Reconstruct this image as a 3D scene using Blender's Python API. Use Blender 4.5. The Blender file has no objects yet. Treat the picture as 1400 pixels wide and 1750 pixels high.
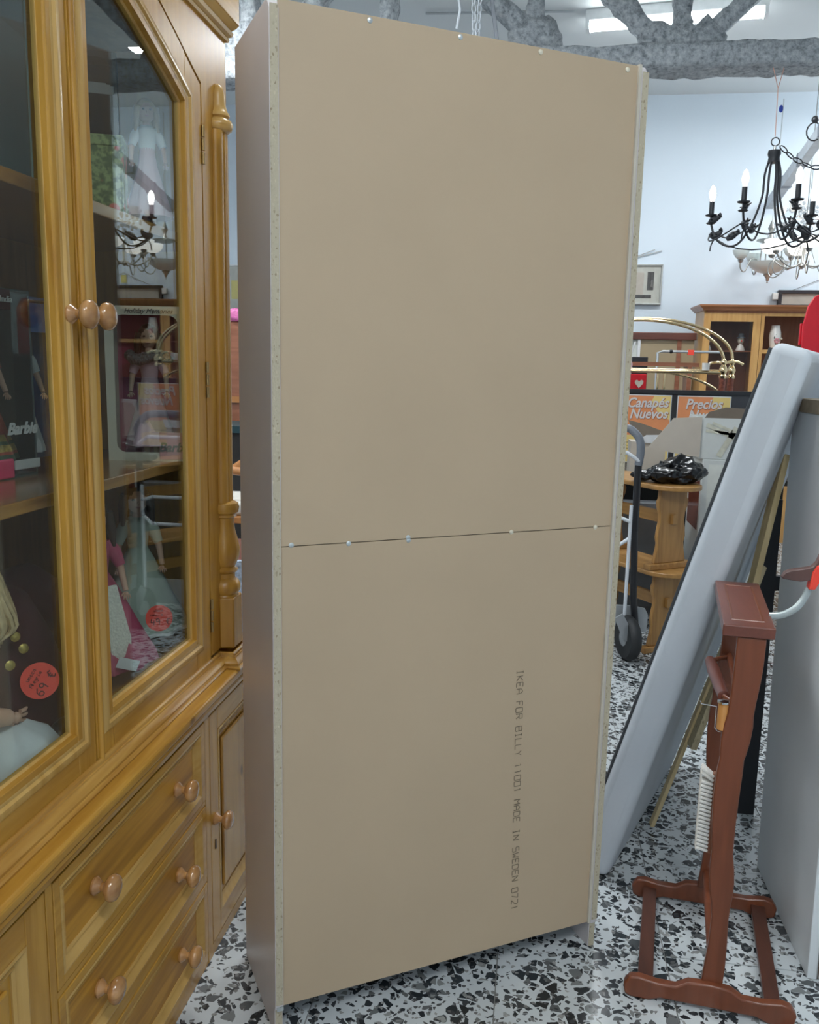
import bpy, bmesh, math, random
from mathutils import Vector, Matrix, noise
random.seed(7)
R = math.radians
SC = bpy.context.scene
COL = SC.collection
PI = math.pi

# ------------------------------------------------------------------ camera
cd = bpy.data.cameras.new('camera')
cd.sensor_fit = 'HORIZONTAL'; cd.sensor_width = 36.0; cd.lens = 1470.38 / 1400 * 36.0
cd.clip_start = 0.02; cd.clip_end = 60
cam = bpy.data.objects.new('camera', cd); COL.objects.link(cam)
th, pit, rol = .1407, .1683, .0204
F0 = Vector((0, math.cos(pit), -math.sin(pit))); R0 = Vector((1, 0, 0)); U0 = Vector((0, math.sin(pit), math.cos(pit)))
R1 = math.cos(rol) * R0 + math.sin(rol) * U0; U1 = -math.sin(rol) * R0 + math.cos(rol) * U0
rz = Matrix.Rotation(th, 3, 'Z')
Fw, Rw, Uw = rz @ F0, rz @ R1, rz @ U1
m3 = Matrix((Rw, Uw, -Fw)).transposed()
cam.matrix_world = Matrix.Translation((0, 0, 1.3955)) @ m3.to_4x4()
SC.camera = cam

# ------------------------------------------------------------------ light and exposure
SC.view_settings.view_transform = 'Standard'; SC.view_settings.look = 'None'
SC.view_settings.exposure = 0.0; SC.view_settings.gamma = 1.0
SC.view_settings.use_curve_mapping = False
w = bpy.data.worlds.new('world'); SC.world = w; w.use_nodes = True
w.node_tree.nodes['Background'].inputs[0].default_value = (.75, .85, 1, 1)
w.node_tree.nodes['Background'].inputs[1].default_value = .3
CEIL = 3.70
TUBES = [(.78, 6.12), (-1.5, 1.2), (.95, -.35), (-.1, -1.7), (2.92, 6.9), (-2.2, 4.6), (-.5, 2.9)]
def area(name, loc, sx, sy, power, col, rot=(0, 0, 0)):
    l = bpy.data.lights.new(name, 'AREA'); l.shape = 'RECTANGLE'; l.size = sx; l.size_y = sy
    l.energy = power; l.color = col
    o = bpy.data.objects.new(name, l); o.location = loc; o.rotation_euler = rot; COL.objects.link(o)
    return o
TPOW = [35, 26, 36, 22, 27, 36, 36]
for (x, y), pw in zip(TUBES, TPOW):
    area('tube_light', (x, y, CEIL - .17), 1.2, .12, pw, (.93, .97, 1.0))
# ------------------------------------------------------------------ materials
MATS = {}
def N(nt, t, **k):
    n = nt.nodes.new(t)
    for a, b in k.items():
        setattr(n, a, b)
    return n
def base(name, rough=.5, metal=0, spec=.5):
    m = bpy.data.materials.new(name); m.use_nodes = True
    nt = m.node_tree; b = nt.nodes['Principled BSDF']
    b.inputs['Roughness'].default_value = rough; b.inputs['Metallic'].default_value = metal
    b.inputs['Specular IOR Level'].default_value = spec
    MATS[name] = m
    return m, nt, b
def ramp(nt, stops):
    r = N(nt, 'ShaderNodeValToRGB')
    e = r.color_ramp.elements
    e[0].position, e[0].color = stops[0][0], (*stops[0][1], 1)
    e[1].position, e[1].color = stops[-1][0], (*stops[-1][1], 1)
    for p, c in stops[1:-1]:
        q = e.new(p); q.color = (*c, 1)
    return r
def plain(name, c, rough=.5, metal=0, var=.06, scale=20, bump=0, spec=.5, coat=0):
    m, nt, b = base(name, rough, metal, spec)
    tc = N(nt, 'ShaderNodeTexCoord'); n = N(nt, 'ShaderNodeTexNoise'); n.inputs['Scale'].default_value = scale
    n.inputs['Detail'].default_value = 5
    nt.links.new(tc.outputs['Object'], n.inputs['Vector'])
    lo = tuple(v * (1 - var) for v in c); hi = tuple(min(1, v * (1 + var)) for v in c)
    r = ramp(nt, [(.3, lo), (.7, hi)])
    nt.links.new(n.outputs['Fac'], r.inputs[0]); nt.links.new(r.outputs[0], b.inputs['Base Color'])
    if bump:
        bp = N(nt, 'ShaderNodeBump'); bp.inputs['Strength'].default_value = bump; bp.inputs['Distance'].default_value = .01
        nt.links.new(n.outputs['Fac'], bp.inputs['Height']); nt.links.new(bp.outputs[0], b.inputs['Normal'])
    b.inputs['Coat Weight'].default_value = coat
    return m
def wood(name, lo, hi, axis='z', rough=.3, scale=9, knots=True, coat=.12, contrast=1.0, mul=9):
    m, nt, b = base(name, rough)
    tc = N(nt, 'ShaderNodeTexCoord'); mp = N(nt, 'ShaderNodeMapping')
    s = [mul, mul, mul]; s['xyz'.index(axis)] = .8
    mp.inputs['Scale'].default_value = s
    nt.links.new(tc.outputs['Object'], mp.inputs['Vector'])
    n1 = N(nt, 'ShaderNodeTexNoise'); n1.inputs['Scale'].default_value = 1.3; n1.inputs['Detail'].default_value = 3; n1.inputs['Distortion'].default_value = .6
    n2 = N(nt, 'ShaderNodeTexNoise'); n2.inputs['Scale'].default_value = scale; n2.inputs['Detail'].default_value = 6
    nt.links.new(mp.outputs[0], n1.inputs['Vector']); nt.links.new(mp.outputs[0], n2.inputs['Vector'])
    # growth rings: sine of the low noise
    mm = N(nt, 'ShaderNodeMath', operation='MULTIPLY'); mm.inputs[1].default_value = 26
    nt.links.new(n1.outputs['Fac'], mm.inputs[0])
    sn = N(nt, 'ShaderNodeMath', operation='SINE'); nt.links.new(mm.outputs[0], sn.inputs[0])
    mr = N(nt, 'ShaderNodeMapRange'); mr.inputs['From Min'].default_value = -1
    nt.links.new(sn.outputs[0], mr.inputs[0])
    mx = N(nt, 'ShaderNodeMix'); mx.data_type = 'FLOAT'; mx.inputs[0].default_value = .70
    nt.links.new(mr.outputs[0], mx.inputs[2]); nt.links.new(n2.outputs['Fac'], mx.inputs[3])
    mid = tuple((a + c) / 2 for a, c in zip(lo, hi))
    lo2 = tuple(mi + (a - mi) * contrast for a, mi in zip(lo, mid)); hi2 = tuple(mi + (a - mi) * contrast for a, mi in zip(hi, mid))
    r = ramp(nt, [(.25, lo2), (.72, hi2)])
    nt.links.new(mx.outputs[0], r.inputs[0])
    out = r.outputs[0]
    if knots:
        mp2 = N(nt, 'ShaderNodeMapping'); s2 = [1, 1, 1]; s2['xyz'.index(axis)] = .55; mp2.inputs['Scale'].default_value = s2
        nt.links.new(tc.outputs['Object'], mp2.inputs['Vector'])
        v = N(nt, 'ShaderNodeTexVoronoi'); v.inputs['Scale'].default_value = 6.5
        nt.links.new(mp2.outputs[0], v.inputs['Vector'])
        kr = ramp(nt, [(.0, (1, 1, 1)), (.055, (.75, .75, .75)), (.085, (0, 0, 0))])
        nt.links.new(v.outputs['Distance'], kr.inputs[0])
        m2 = N(nt, 'ShaderNodeMix'); m2.data_type = 'RGBA'
        nt.links.new(kr.outputs[0], m2.inputs[0]); nt.links.new(out, m2.inputs[6]); m2.inputs[7].default_value = (lo[0] * .28, lo[1] * .22, lo[2] * .2, 1)
        out = m2.outputs[2]
    nt.links.new(out, b.inputs['Base Color'])
    bp = N(nt, 'ShaderNodeBump'); bp.inputs['Strength'].default_value = .08; bp.inputs['Distance'].default_value = .002
    nt.links.new(n2.outputs['Fac'], bp.inputs['Height']); nt.links.new(bp.outputs[0], b.inputs['Normal'])
    b.inputs['Coat Weight'].default_value = coat; b.inputs['Coat Roughness'].default_value = .18
    return m
def emit(name, c, s, basec=(.9, .9, .9)):
    m, nt, b = base(name, .4)
    b.inputs['Base Color'].default_value = (*basec, 1)
    b.inputs['Emission Color'].default_value = (*c, 1); b.inputs['Emission Strength'].default_value = s
    return m
def speckle(name, c, chips, scale=220, thr=.62, rough=.7, stretch=(1, 1, 1)):
    m, nt, b = base(name, rough)
    tc = N(nt, 'ShaderNodeTexCoord'); mp = N(nt, 'ShaderNodeMapping'); mp.inputs['Scale'].default_value = stretch
    nt.links.new(tc.outputs['Object'], mp.inputs['Vector'])
    v = N(nt, 'ShaderNodeTexVoronoi'); v.inputs['Scale'].default_value = scale
    nt.links.new(mp.outputs[0], v.inputs['Vector'])
    r = ramp(nt, [(0, chips), (.25, c), (.8, c), (1, tuple(min(1, x * 1.25) for x in c))])
    r.color_ramp.interpolation = 'LINEAR'
    nt.links.new(v.outputs['Color'], r.inputs[0]); nt.links.new(r.outputs[0], b.inputs['Base Color'])
    bp = N(nt, 'ShaderNodeBump'); bp.inputs['Strength'].default_value = .3; bp.inputs['Distance'].default_value = .002
    nt.links.new(v.outputs['Distance'], bp.inputs['Height']); nt.links.new(bp.outputs[0], b.inputs['Normal'])
    return m
def glassmat(name, tint=(.93, .97, .95), ior=1.52, rough=0.0, refl=1.0):
    m = bpy.data.materials.new(name); m.use_nodes = True; nt = m.node_tree
    nt.nodes.clear()
    o = N(nt, 'ShaderNodeOutputMaterial'); tr = N(nt, 'ShaderNodeBsdfTransparent'); tr.inputs[0].default_value = (*tint, 1)
    gl = N(nt, 'ShaderNodeBsdfGlossy'); gl.inputs['Roughness'].default_value = rough; gl.inputs[0].default_value = (.97 * refl, refl, .99 * refl, 1)
    g = N(nt, 'ShaderNodeNewGeometry'); mi = N(nt, 'ShaderNodeMix'); mi.data_type = 'FLOAT'
    mi.inputs[2].default_value = ior; mi.inputs[3].default_value = 1 / ior
    nt.links.new(g.outputs['Backfacing'], mi.inputs[0])
    fr = N(nt, 'ShaderNodeFresnel'); nt.links.new(mi.outputs[0], fr.inputs[0])
    ms = N(nt, 'ShaderNodeMixShader')
    nt.links.new(fr.outputs[0], ms.inputs[0]); nt.links.new(tr.outputs[0], ms.inputs[1]); nt.links.new(gl.outputs[0], ms.inputs[2])
    nt.links.new(ms.outputs[0], o.inputs[0])
    MATS[name] = m
    return m

# pine of the big display cabinet
PLO, PHI = (.39, .185, .024), (.52, .275, .042)
wood('pine_up', PLO, PHI, 'z', .27)
wood('pine_along', PLO, PHI, 'y', .27, knots=False)
wood('pine_knotty', PLO, PHI, 'y', .27)
wood('pine_drawer', (.33, .145, .014), (.56, .275, .034), 'y', .42, scale=5, knots=False, mul=14, coat=0)
wood('pine_mould', (.46, .26, .065), (.55, .34, .105), 'y', .25, knots=False)
wood('pine_mould_up', (.46, .26, .065), (.55, .34, .105), 'z', .25, knots=False)
wood('pine_rail_mould', (.36, .17, .028), (.50, .275, .06), 'y', .17, knots=False, coat=.5)
wood('pine_knob', (.33, .15, .045), (.52, .27, .10), 'y', .16, knots=False, coat=.8)
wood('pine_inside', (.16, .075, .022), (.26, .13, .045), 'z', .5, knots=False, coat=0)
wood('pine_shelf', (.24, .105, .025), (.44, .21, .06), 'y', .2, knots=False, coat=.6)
wood('stool_pine', (.32, .16, .045), (.44, .24, .075), 'z', .4, knots=False)
wood('stool_pine_flat', (.32, .16, .045), (.44, .24, .075), 'y', .4, knots=False)
wood('mahogany_dark', (.060, .020, .012), (.095, .032, .018), 'y', .35, knots=False)
wood('mahogany', (.150, .040, .014), (.20, .056, .022), 'z', .32, knots=False, contrast=1.0)
wood('mahogany_flat', (.14, .042, .026), (.18, .055, .035), 'y', .3, knots=False)
wood('hutch_wood', (.52, .27, .08), (.62, .35, .12), 'z', .35, knots=False)
wood('hutch_top', (.34, .13, .05), (.46, .19, .08), 'x', .35, knots=False)
wood('hutch_inside', (.24, .085, .035), (.30, .11, .05), 'z', .5, knots=False, coat=0)
wood('dark_wood', (.10, .03, .02), (.17, .055, .035), 'x', .35, knots=False)
wood('brown_wood', (.24, .09, .045), (.34, .13, .07), 'x', .4, knots=False)
wood('batten', (.50, .38, .19), (.66, .52, .29), 'z', .6, knots=False, coat=0)
wood('brown_board', (.30, .23, .15), (.38, .30, .20), 'x', .6, knots=False, coat=0)
wood('hanger_wood', (.085, .042, .034), (.14, .07, .058), 'z', .35, knots=False)
plain('hardboard', (.505, .385, .258), .55, var=.035, scale=3.0, bump=.02)
plain('ink', (.19, .15, .105), .8, var=.1)
plain('nail', (.62, .66, .66), .35, .6)
plain('nail_cream', (.72, .66, .52), .4)
plain('side_laminate', (.60, .56, .56), .33, var=.03, scale=6)
speckle('chip_edge', (.50, .44, .32), (.24, .17, .10), 330, stretch=(1, 1, .7))
speckle('chip_face', (.50, .42, .26), (.20, .15, .08), 260, stretch=(1, 1, .5))
plain('banding', (.58, .53, .44), .5)
plain('wall_paint', (.71, .79, .86), .7, var=.015, scale=1.5)
plain('ceiling_paint', (.74, .77, .77), .75, var=.02, scale=1.5)
plain('grout', (.22, .22, .21), .9)
plain('black_metal', (.035, .037, .042), .42, .35)
plain('black_plastic', (.018, .019, .022), .3)
plain('black_rubber', (.02, .022, .024), .6)
plain('grey_handle', (.17, .19, .22), .4, var=.15)
plain('white_metal', (.66, .70, .74), .35)
plain('grey_metal', (.45, .48, .5), .35, .5)
plain('chrome', (.75, .76, .76), .14, 1.0)
plain('pewter', (.40, .40, .38), .3, .9)
plain('brass', (.86, .66, .38), .13, 1.0)
plain('old_brass', (.40, .28, .12), .4, .8)
plain('mattress_cloth', (.60, .635, .67), .75, var=.03, scale=6)
plain('piping', (.05, .055, .06), .7)
plain('wardrobe_white', (.78, .81, .82), .5, var=.025, scale=5)
plain('brown_edge', (.14, .10, .075), .6)
plain('card_grey', (.50, .45, .38), .75, var=.05, scale=8)
plain('card_white', (.60, .63, .61), .5, var=.03)
plain('card_grey_dark', (.16, .17, .18), .5)
plain('card_dark', (.16, .13, .10), .8)
plain('tape', (.60, .60, .50), .15, var=.12, scale=40)
plain('poster_orange', (.80, .30, .12), .45, var=.03)
plain('poster_yellow', (.82, .62, .22), .45, var=.03)
plain('poster_letter', (.72, .68, .66), .5)
plain('poster_letter_shadow', (.42, .13, .06), .5)
plain('bag_plastic', (.006, .006, .007), .22, var=.2, spec=.45)
plain('price_red', (.86, .075, .045), .5, var=.02)
plain('pen', (.10, .015, .012), .6)
plain('cream_box', (.62, .58, .49), .5, var=.04)
plain('skin', (.62, .37, .27), .45, var=.03)
plain('hair_blond', (.52, .37, .20), .5, var=.25, scale=60)
plain('hair_dark', (.03, .018, .012), .45, var=.2, scale=60)
plain('maroon', (.050, .009, .014), .9, var=.1)
plain('magenta_dress', (.42, .055, .13), .6, var=.1)
plain('pink_dress', (.62, .40, .48), .4, var=.1)
plain('pale_green_dress', (.42, .49, .43), .7, var=.06)
plain('white_cloth', (.66, .68, .70), .8, var=.06)
plain('lace', (.70, .68, .62), .8, var=.15, scale=200, bump=.4)
plain('red_dress', (.36, .055, .03), .5, var=.25, scale=30)
plain('gold_trim', (.42, .30, .08), .35, .5, var=.3, scale=200)
plain('green_trim', (.03, .085, .045), .5, var=.2)
plain('teal', (.05, .20, .24), .3, var=.2, scale=5)
plain('teal_dark', (.015, .055, .065), .4, var=.3, scale=8)
plain('blue_card', (.02, .10, .32), .3, var=.1)
plain('hot_pink', (.75, .05, .16), .25, var=.15)
plain('grey_boa', (.17, .18, .19), .9, var=.4, scale=150, bump=1)
plain('box_dark', (.045, .038, .030), .5, var=.3, scale=25)
plain('purple_fur', (.11, .08, .10), .9, var=.5, scale=120)
plain('white_ceramic', (.80, .78, .74), .15)
plain('rose', (.65, .30, .32), .4)
plain('leaf', (.10, .13, .10), .5)
plain('red_plastic', (.62, .008, .02), .35, var=.05)
plain('red_tape', (.90, .07, .04), .4)
plain('strip_pale', (.42, .46, .45), .25, .3)
plain('frame_silver', (.42, .42, .40), .4, .4)
plain('frame_black', (.03, .025, .03), .35)
plain('mat_paper', (.66, .68, .63), .7)
plain('paper_beige', (.62, .58, .52), .7)
plain('ink_dark', (.10, .10, .10), .6)
plain('tan_reflection', (.40, .31, .19), .3, var=.04, scale=3)  # tan seen in the far mirror, put into its colour
plain('white_trim', (.72, .72, .72), .5)
plain('cushion', (.62, .60, .54), .9)
plain('orange_wood', (.45, .19, .06), .4)
plain('dark_void', (.02, .017, .015), .7)
plain('blue_cloth', (.42, .50, .62), .8, var=.6, scale=60)
plain('pink_item', (.72, .18, .42), .5, var=.3, scale=60)
plain('cord_pink', (.75, .42, .32), .6)
plain('blue_clip', (.02, .06, .4), .4)
plain('lilac_bar', (.46, .50, .54), .6, var=.08)
plain('bristle', (.86, .84, .78), .7, var=.08, scale=120)
plain('brush_back', (.32, .13, .07), .4)
plain('bottle_orange', (.62, .28, .08), .25)
plain('brown_stone', (.20, .055, .03), .2, var=.5, scale=60)
plain('fixture_white', (.80, .82, .82), .5)
plain('strap_yellow', (.80, .72, .25), .6)
emit('tube_glow', (.90, .97, 1), 26)
emit('bulb_hot', (1, .97, .93), 14)
emit('bulb_lit', (1, .97, .93), 2.2)
emit('bowl_lit', (1, .97, .90), 1.5)
emit('bowl_warm', (1, .85, .66), 1.6)
glassmat('pane_glass')
glassmat('thin_plastic', (.90, .92, .92), 1.35)
glassmat('hutch_glass', (.95, .94, .93), 1.3)
# frosted bowl
m, nt, b = base('frosted', .35); b.inputs['Base Color'].default_value = (.62, .68, .66, 1)
m, nt, b = base('crystal', .05); b.inputs['Base Color'].default_value = (.75, .78, .80, 1); b.inputs['Transmission Weight'].default_value = .6
# terrazzo: grey white cement with angular dark chips of several sizes
def terrazzo():
    m, nt, b = base('terrazzo', .22)
    g = N(nt, 'ShaderNodeTexCoord')
    src = g.outputs['Object']
    nz = N(nt, 'ShaderNodeTexNoise'); nz.inputs['Scale'].default_value = 28; nz.inputs['Detail'].default_value = 2
    nt.links.new(src, nz.inputs['Vector'])
    sub = N(nt, 'ShaderNodeVectorMath', operation='SUBTRACT'); nt.links.new(nz.outputs['Color'], sub.inputs[0]); sub.inputs[1].default_value = (.5, .5, .5)
    scl = N(nt, 'ShaderNodeVectorMath', operation='SCALE'); nt.links.new(sub.outputs[0], scl.inputs[0]); scl.inputs['Scale'].default_value = .018
    add = N(nt, 'ShaderNodeVectorMath', operation='ADD'); nt.links.new(src, add.inputs[0]); nt.links.new(scl.outputs[0], add.inputs[1])
    nb = N(nt, 'ShaderNodeTexNoise'); nb.inputs['Scale'].default_value = 5; nt.links.new(src, nb.inputs['Vector'])
    br = ramp(nt, [(.3, (.50, .535, .55)), (.7, (.61, .645, .655))]); nt.links.new(nb.outputs['Fac'], br.inputs[0])
    cur = br.outputs[0]
    for sc, keep, edge, cols in ((36, .60, .12, ((.012, .016, .02), (.032, .038, .043), (.20, .21, .21))),
                                 (66, .72, .13, ((.014, .018, .022), (.045, .05, .055), (.28, .29, .28))),
                                 (120, .78, .10, ((.03, .035, .04), (.10, .10, .10), (.34, .34, .33)))):
        vc = N(nt, 'ShaderNodeTexVoronoi'); vc.voronoi_dimensions = '2D'; vc.inputs['Scale'].default_value = sc; nt.links.new(add.outputs[0], vc.inputs['Vector'])
        ve = N(nt, 'ShaderNodeTexVoronoi'); ve.voronoi_dimensions = '2D'; ve.feature = 'DISTANCE_TO_EDGE'; ve.inputs['Scale'].default_value = sc
        nt.links.new(add.outputs[0], ve.inputs['Vector'])
        se = N(nt, 'ShaderNodeSeparateColor'); nt.links.new(vc.outputs['Color'], se.inputs[0])
        gt = N(nt, 'ShaderNodeMath', operation='GREATER_THAN'); nt.links.new(se.outputs[0], gt.inputs[0]); gt.inputs[1].default_value = keep
        # chips shrink by a random amount from the cell edge
        ma = N(nt, 'ShaderNodeMath', operation='MULTIPLY_ADD'); nt.links.new(se.outputs[1], ma.inputs[0]); ma.inputs[1].default_value = edge * 1.3; ma.inputs[2].default_value = edge * .35
        ge = N(nt, 'ShaderNodeMath', operation='GREATER_THAN'); nt.links.new(ve.outputs['Distance'], ge.inputs[0]); nt.links.new(ma.outputs[0], ge.inputs[1])
        mu = N(nt, 'ShaderNodeMath', operation='MULTIPLY'); nt.links.new(gt.outputs[0], mu.inputs[0]); nt.links.new(ge.outputs[0], mu.inputs[1])
        cr = ramp(nt, [(0, cols[0]), (.62, cols[1]), (1, cols[2])]); nt.links.new(se.outputs[2], cr.inputs[0])
        mx = N(nt, 'ShaderNodeMix'); mx.data_type = 'RGBA'
        nt.links.new(mu.outputs[0], mx.inputs[0]); nt.links.new(cur, mx.inputs[6]); nt.links.new(cr.outputs[0], mx.inputs[7])
        cur = mx.outputs[2]
    nt.links.new(cur, b.inputs['Base Color'])
terrazzo()
def fibrous():
    m, nt, b = base('sprayed_fibre', .95)
    tc = N(nt, 'ShaderNodeTexCoord')
    n = N(nt, 'ShaderNodeTexNoise'); n.inputs['Scale'].default_value = 34; n.inputs['Detail'].default_value = 8; n.inputs['Roughness'].default_value = .7
    nt.links.new(tc.outputs['Object'], n.inputs['Vector'])
    r = ramp(nt, [(.34, (.27, .30, .33)), (.5, (.62, .66, .69)), (.66, (.86, .89, .90))])
    nt.links.new(n.outputs['Fac'], r.inputs[0]); nt.links.new(r.outputs[0], b.inputs['Base Color'])
    bp = N(nt, 'ShaderNodeBump'); bp.inputs['Strength'].default_value = 1; bp.inputs['Distance'].default_value = .03
    nt.links.new(n.outputs['Fac'], bp.inputs['Height']); nt.links.new(bp.outputs[0], b.inputs['Normal'])
fibrous()
def floral():
    m, nt, b = base('floral_card', .4)
    tc = N(nt, 'ShaderNodeTexCoord')
    v = N(nt, 'ShaderNodeTexVoronoi'); v.inputs['Scale'].default_value = 30; nt.links.new(tc.outputs['Object'], v.inputs['Vector'])
    n = N(nt, 'ShaderNodeTexNoise'); n.inputs['Scale'].default_value = 90; n.inputs['Detail'].default_value = 2; nt.links.new(tc.outputs['Object'], n.inputs['Vector'])
    r0 = ramp(nt, [(.42, (.10, .14, .05)), (.58, (.32, .38, .16))]); nt.links.new(n.outputs['Fac'], r0.inputs[0])
    r1 = ramp(nt, [(.0, (1, 1, 1)), (.30, (1, 1, 1)), (.36, (0, 0, 0))]); nt.links.new(v.outputs['Distance'], r1.inputs[0])
    mx = N(nt, 'ShaderNodeMix'); mx.data_type = 'RGBA'; nt.links.new(r1.outputs[0], mx.inputs[0]); nt.links.new(r0.outputs[0], mx.inputs[6]); mx.inputs[7].default_value = (.62, .12, .08, 1)
    nt.links.new(mx.outputs[2], b.inputs['Base Color'])
floral()

# ------------------------------------------------------------------ mesh tools
V = Vector
class MB:
    def __init__(s): s.v = []; s.f = []
    def add(s, vs, fs):
        o = len(s.v); s.v += [tuple(v) for v in vs]; s.f += [tuple(i + o for i in f) for f in fs]; return s
    def box(s, x0, y0, z0, x1, y1, z1):
        x0, x1 = sorted((x0, x1)); y0, y1 = sorted((y0, y1)); z0, z1 = sorted((z0, z1))
        return s.add([(x0, y0, z0), (x1, y0, z0), (x1, y1, z0), (x0, y1, z0), (x0, y0, z1), (x1, y0, z1), (x1, y1, z1), (x0, y1, z1)],
                     [(0, 3, 2, 1), (4, 5, 6, 7), (0, 1, 5, 4), (1, 2, 6, 5), (2, 3, 7, 6), (3, 0, 4, 7)])
    def obox(s, c, a, b_, d):  # centre and three half vectors
        c, a, b_, d = V(c), V(a), V(b_), V(d)
        if a.cross(b_).dot(d) < 0: a = -a
        return s.add([c + a * i + b_ * j + d * k for k in (-1, 1) for i, j in ((-1, -1), (1, -1), (1, 1), (-1, 1))],
                     [(0, 3, 2, 1), (4, 5, 6, 7), (0, 1, 5, 4), (1, 2, 6, 5), (2, 3, 7, 6), (3, 0, 4, 7)])
    def bar(s, p, q, wa, wb, up=(0, 0, 1)):  # straight bar of rectangular section
        p, q = V(p), V(q); d = (q - p); u = V(up)
        a = d.cross(u)
        if a.length < 1e-6: a = d.cross(V((1, 0, 0)))
        a.normalize(); b_ = a.cross(d).normalized()
        return s.obox((p + q) / 2, d / 2, a * wa / 2, b_ * wb / 2)
    def prism(s, poly, o, u, v, w_):  # polygon (a,b) in plane o+a*u+b*v, thickness vector w
        o, u, v, w_ = V(o), V(u), V(v), V(w_)
        n = len(poly)
        ar = sum(poly[i][0] * poly[(i + 1) % n][1] - poly[(i + 1) % n][0] * poly[i][1] for i in range(n))
        if (ar > 0) != (u.cross(v).dot(w_) > 0): poly = poly[::-1]
        vs = [o + u * a + v * b_ for a, b_ in poly]; vs += [p + w_ for p in vs]
        return s.add(vs, [tuple(range(n))[::-1], tuple(range(n, 2 * n))] + [(i, (i + 1) % n, n + (i + 1) % n, n + i) for i in range(n)])
    def tube(s, pts, r, seg=8, closed=False, cap=True, flat=1.0, sm=0):
        pts = [V(p) for p in pts]; n = len(pts)
        if sm and n > 2:
            rl = r if isinstance(r, (list, tuple)) else [r] * n; q = []; qr = []
            for i in range(n - 1):
                a, b_, c, d = pts[max(i - 1, 0)], pts[i], pts[i + 1], pts[min(i + 2, n - 1)]
                for j in range(sm):
                    t = j / sm
                    q.append(.5 * ((2 * b_) + (c - a) * t + (2 * a - 5 * b_ + 4 * c - d) * t * t + (3 * b_ - a - 3 * c + d) * t ** 3)); qr.append(rl[i] * (1 - t) + rl[i + 1] * t)
            pts, r = q + [pts[-1]], qr + [rl[-1]]; n = len(pts)
        rs = r if isinstance(r, (list, tuple)) else [r] * n
        up = None; rings = []
        for i, p in enumerate(pts):
            if closed: t = (pts[(i + 1) % n] - pts[i - 1])
            else: t = pts[min(i + 1, n - 1)] - pts[max(i - 1, 0)]
            t = t.normalized() if t.length > 1e-9 else V((0, 0, 1))
            if up is None:
                up = V((0, 0, 1)) if abs(t.z) < .9 else V((1, 0, 0))
            a = up - t * up.dot(t)
            if a.length < 1e-6: a = t.orthogonal()
            a.normalize(); up = a; b_ = t.cross(a)
            rings.append([p + (a * math.cos(k * 2 * PI / seg) + b_ * math.sin(k * 2 * PI / seg) * flat) * rs[i] for k in range(seg)])
        vs = [q for ring in rings for q in ring]; fs = []
        for i in range(n if closed else n - 1):
            j = (i + 1) % n
            for k in range(seg):
                fs.append((i * seg + k, i * seg + (k + 1) % seg, j * seg + (k + 1) % seg, j * seg + k))
        if not closed and cap:
            fs.append(tuple(range(seg))[::-1]); fs.append(tuple((n - 1) * seg + k for k in range(seg)))
        return s.add(vs, fs)
    def lathe(s, prof, o=(0, 0, 0), ax=(0, 0, 1), seg=20, a0=0, a1=2 * PI, wob=None):
        o, ax = V(o), V(ax).normalized(); u = ax.orthogonal().normalized()
        if abs(ax.z) > .99: u = V((1, 0, 0))
        v = ax.cross(u); full = abs(a1 - a0 - 2 * PI) < 1e-6; m = seg if full else seg + 1
        vs = []
        for (r, z) in prof:
            for k in range(m):
                a = a0 + (a1 - a0) * k / seg
                rr = r * (wob(a, z) if wob else 1)
                vs.append(o + ax * z + (u * math.cos(a) + v * math.sin(a)) * rr)
        fs = []
        for i in range(len(prof) - 1):
            for k in range(seg):
                k2 = (k + 1) % m
                fs.append((i * m + k, i * m + k2, (i + 1) * m + k2, (i + 1) * m + k))
        if full:
            if prof[0][0] > 1e-5: fs.append(tuple(range(m))[::-1])
            if prof[-1][0] > 1e-5: fs.append(tuple((len(prof) - 1) * m + k for k in range(m)))
        return s.add(vs, fs)
    def ell(s, c, r, seg=14, rings=9, rot=None):
        c = V(c); vs = []; fs = []
        for i in range(rings + 1):
            t = PI * i / rings
            for k in range(seg):
                a = 2 * PI * k / seg
                p = V((r[0] * math.sin(t) * math.cos(a), r[1] * math.sin(t) * math.sin(a), -r[2] * math.cos(t)))
                if rot: p = rot @ p
                vs.append(c + p)
        for i in range(rings):
            for k in range(seg):
                fs.append((i * seg + k, i * seg + (k + 1) % seg, (i + 1) * seg + (k + 1) % seg, (i + 1) * seg + k))
        return s.add(vs, fs)
    def sweep(s, path, prof, nrm, closed=False):  # moulding: profile (a outward in plane, b along normal), mitred
        nrm = V(nrm).normalized(); path = [V(p) for p in path]; n = len(path); vs = []; m = len(prof)
        for i, p in enumerate(path):
            d1 = (p - path[i - 1]).normalized() if (i > 0 or closed) else (path[1] - p).normalized()
            d2 = (path[(i + 1) % n] - p).normalized() if (i < n - 1 or closed) else d1
            s1, s2 = d1.cross(nrm), d2.cross(nrm)
            mi = (s1 + s2).normalized(); k = 1 / max(.3, mi.dot(s1))
            vs += [p + mi * a * k + nrm * b_ for a, b_ in prof]
        fs = []
        for i in range(n if closed else n - 1):
            j = (i + 1) % n
            for k in range(m):
                fs.append((i * m + k, i * m + (k + 1) % m, j * m + (k + 1) % m, j * m + k))
        if not closed: fs += [tuple(range(m)), tuple((n - 1) * m + k for k in range(m))[::-1]]
        return s.add(vs, fs)
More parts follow.
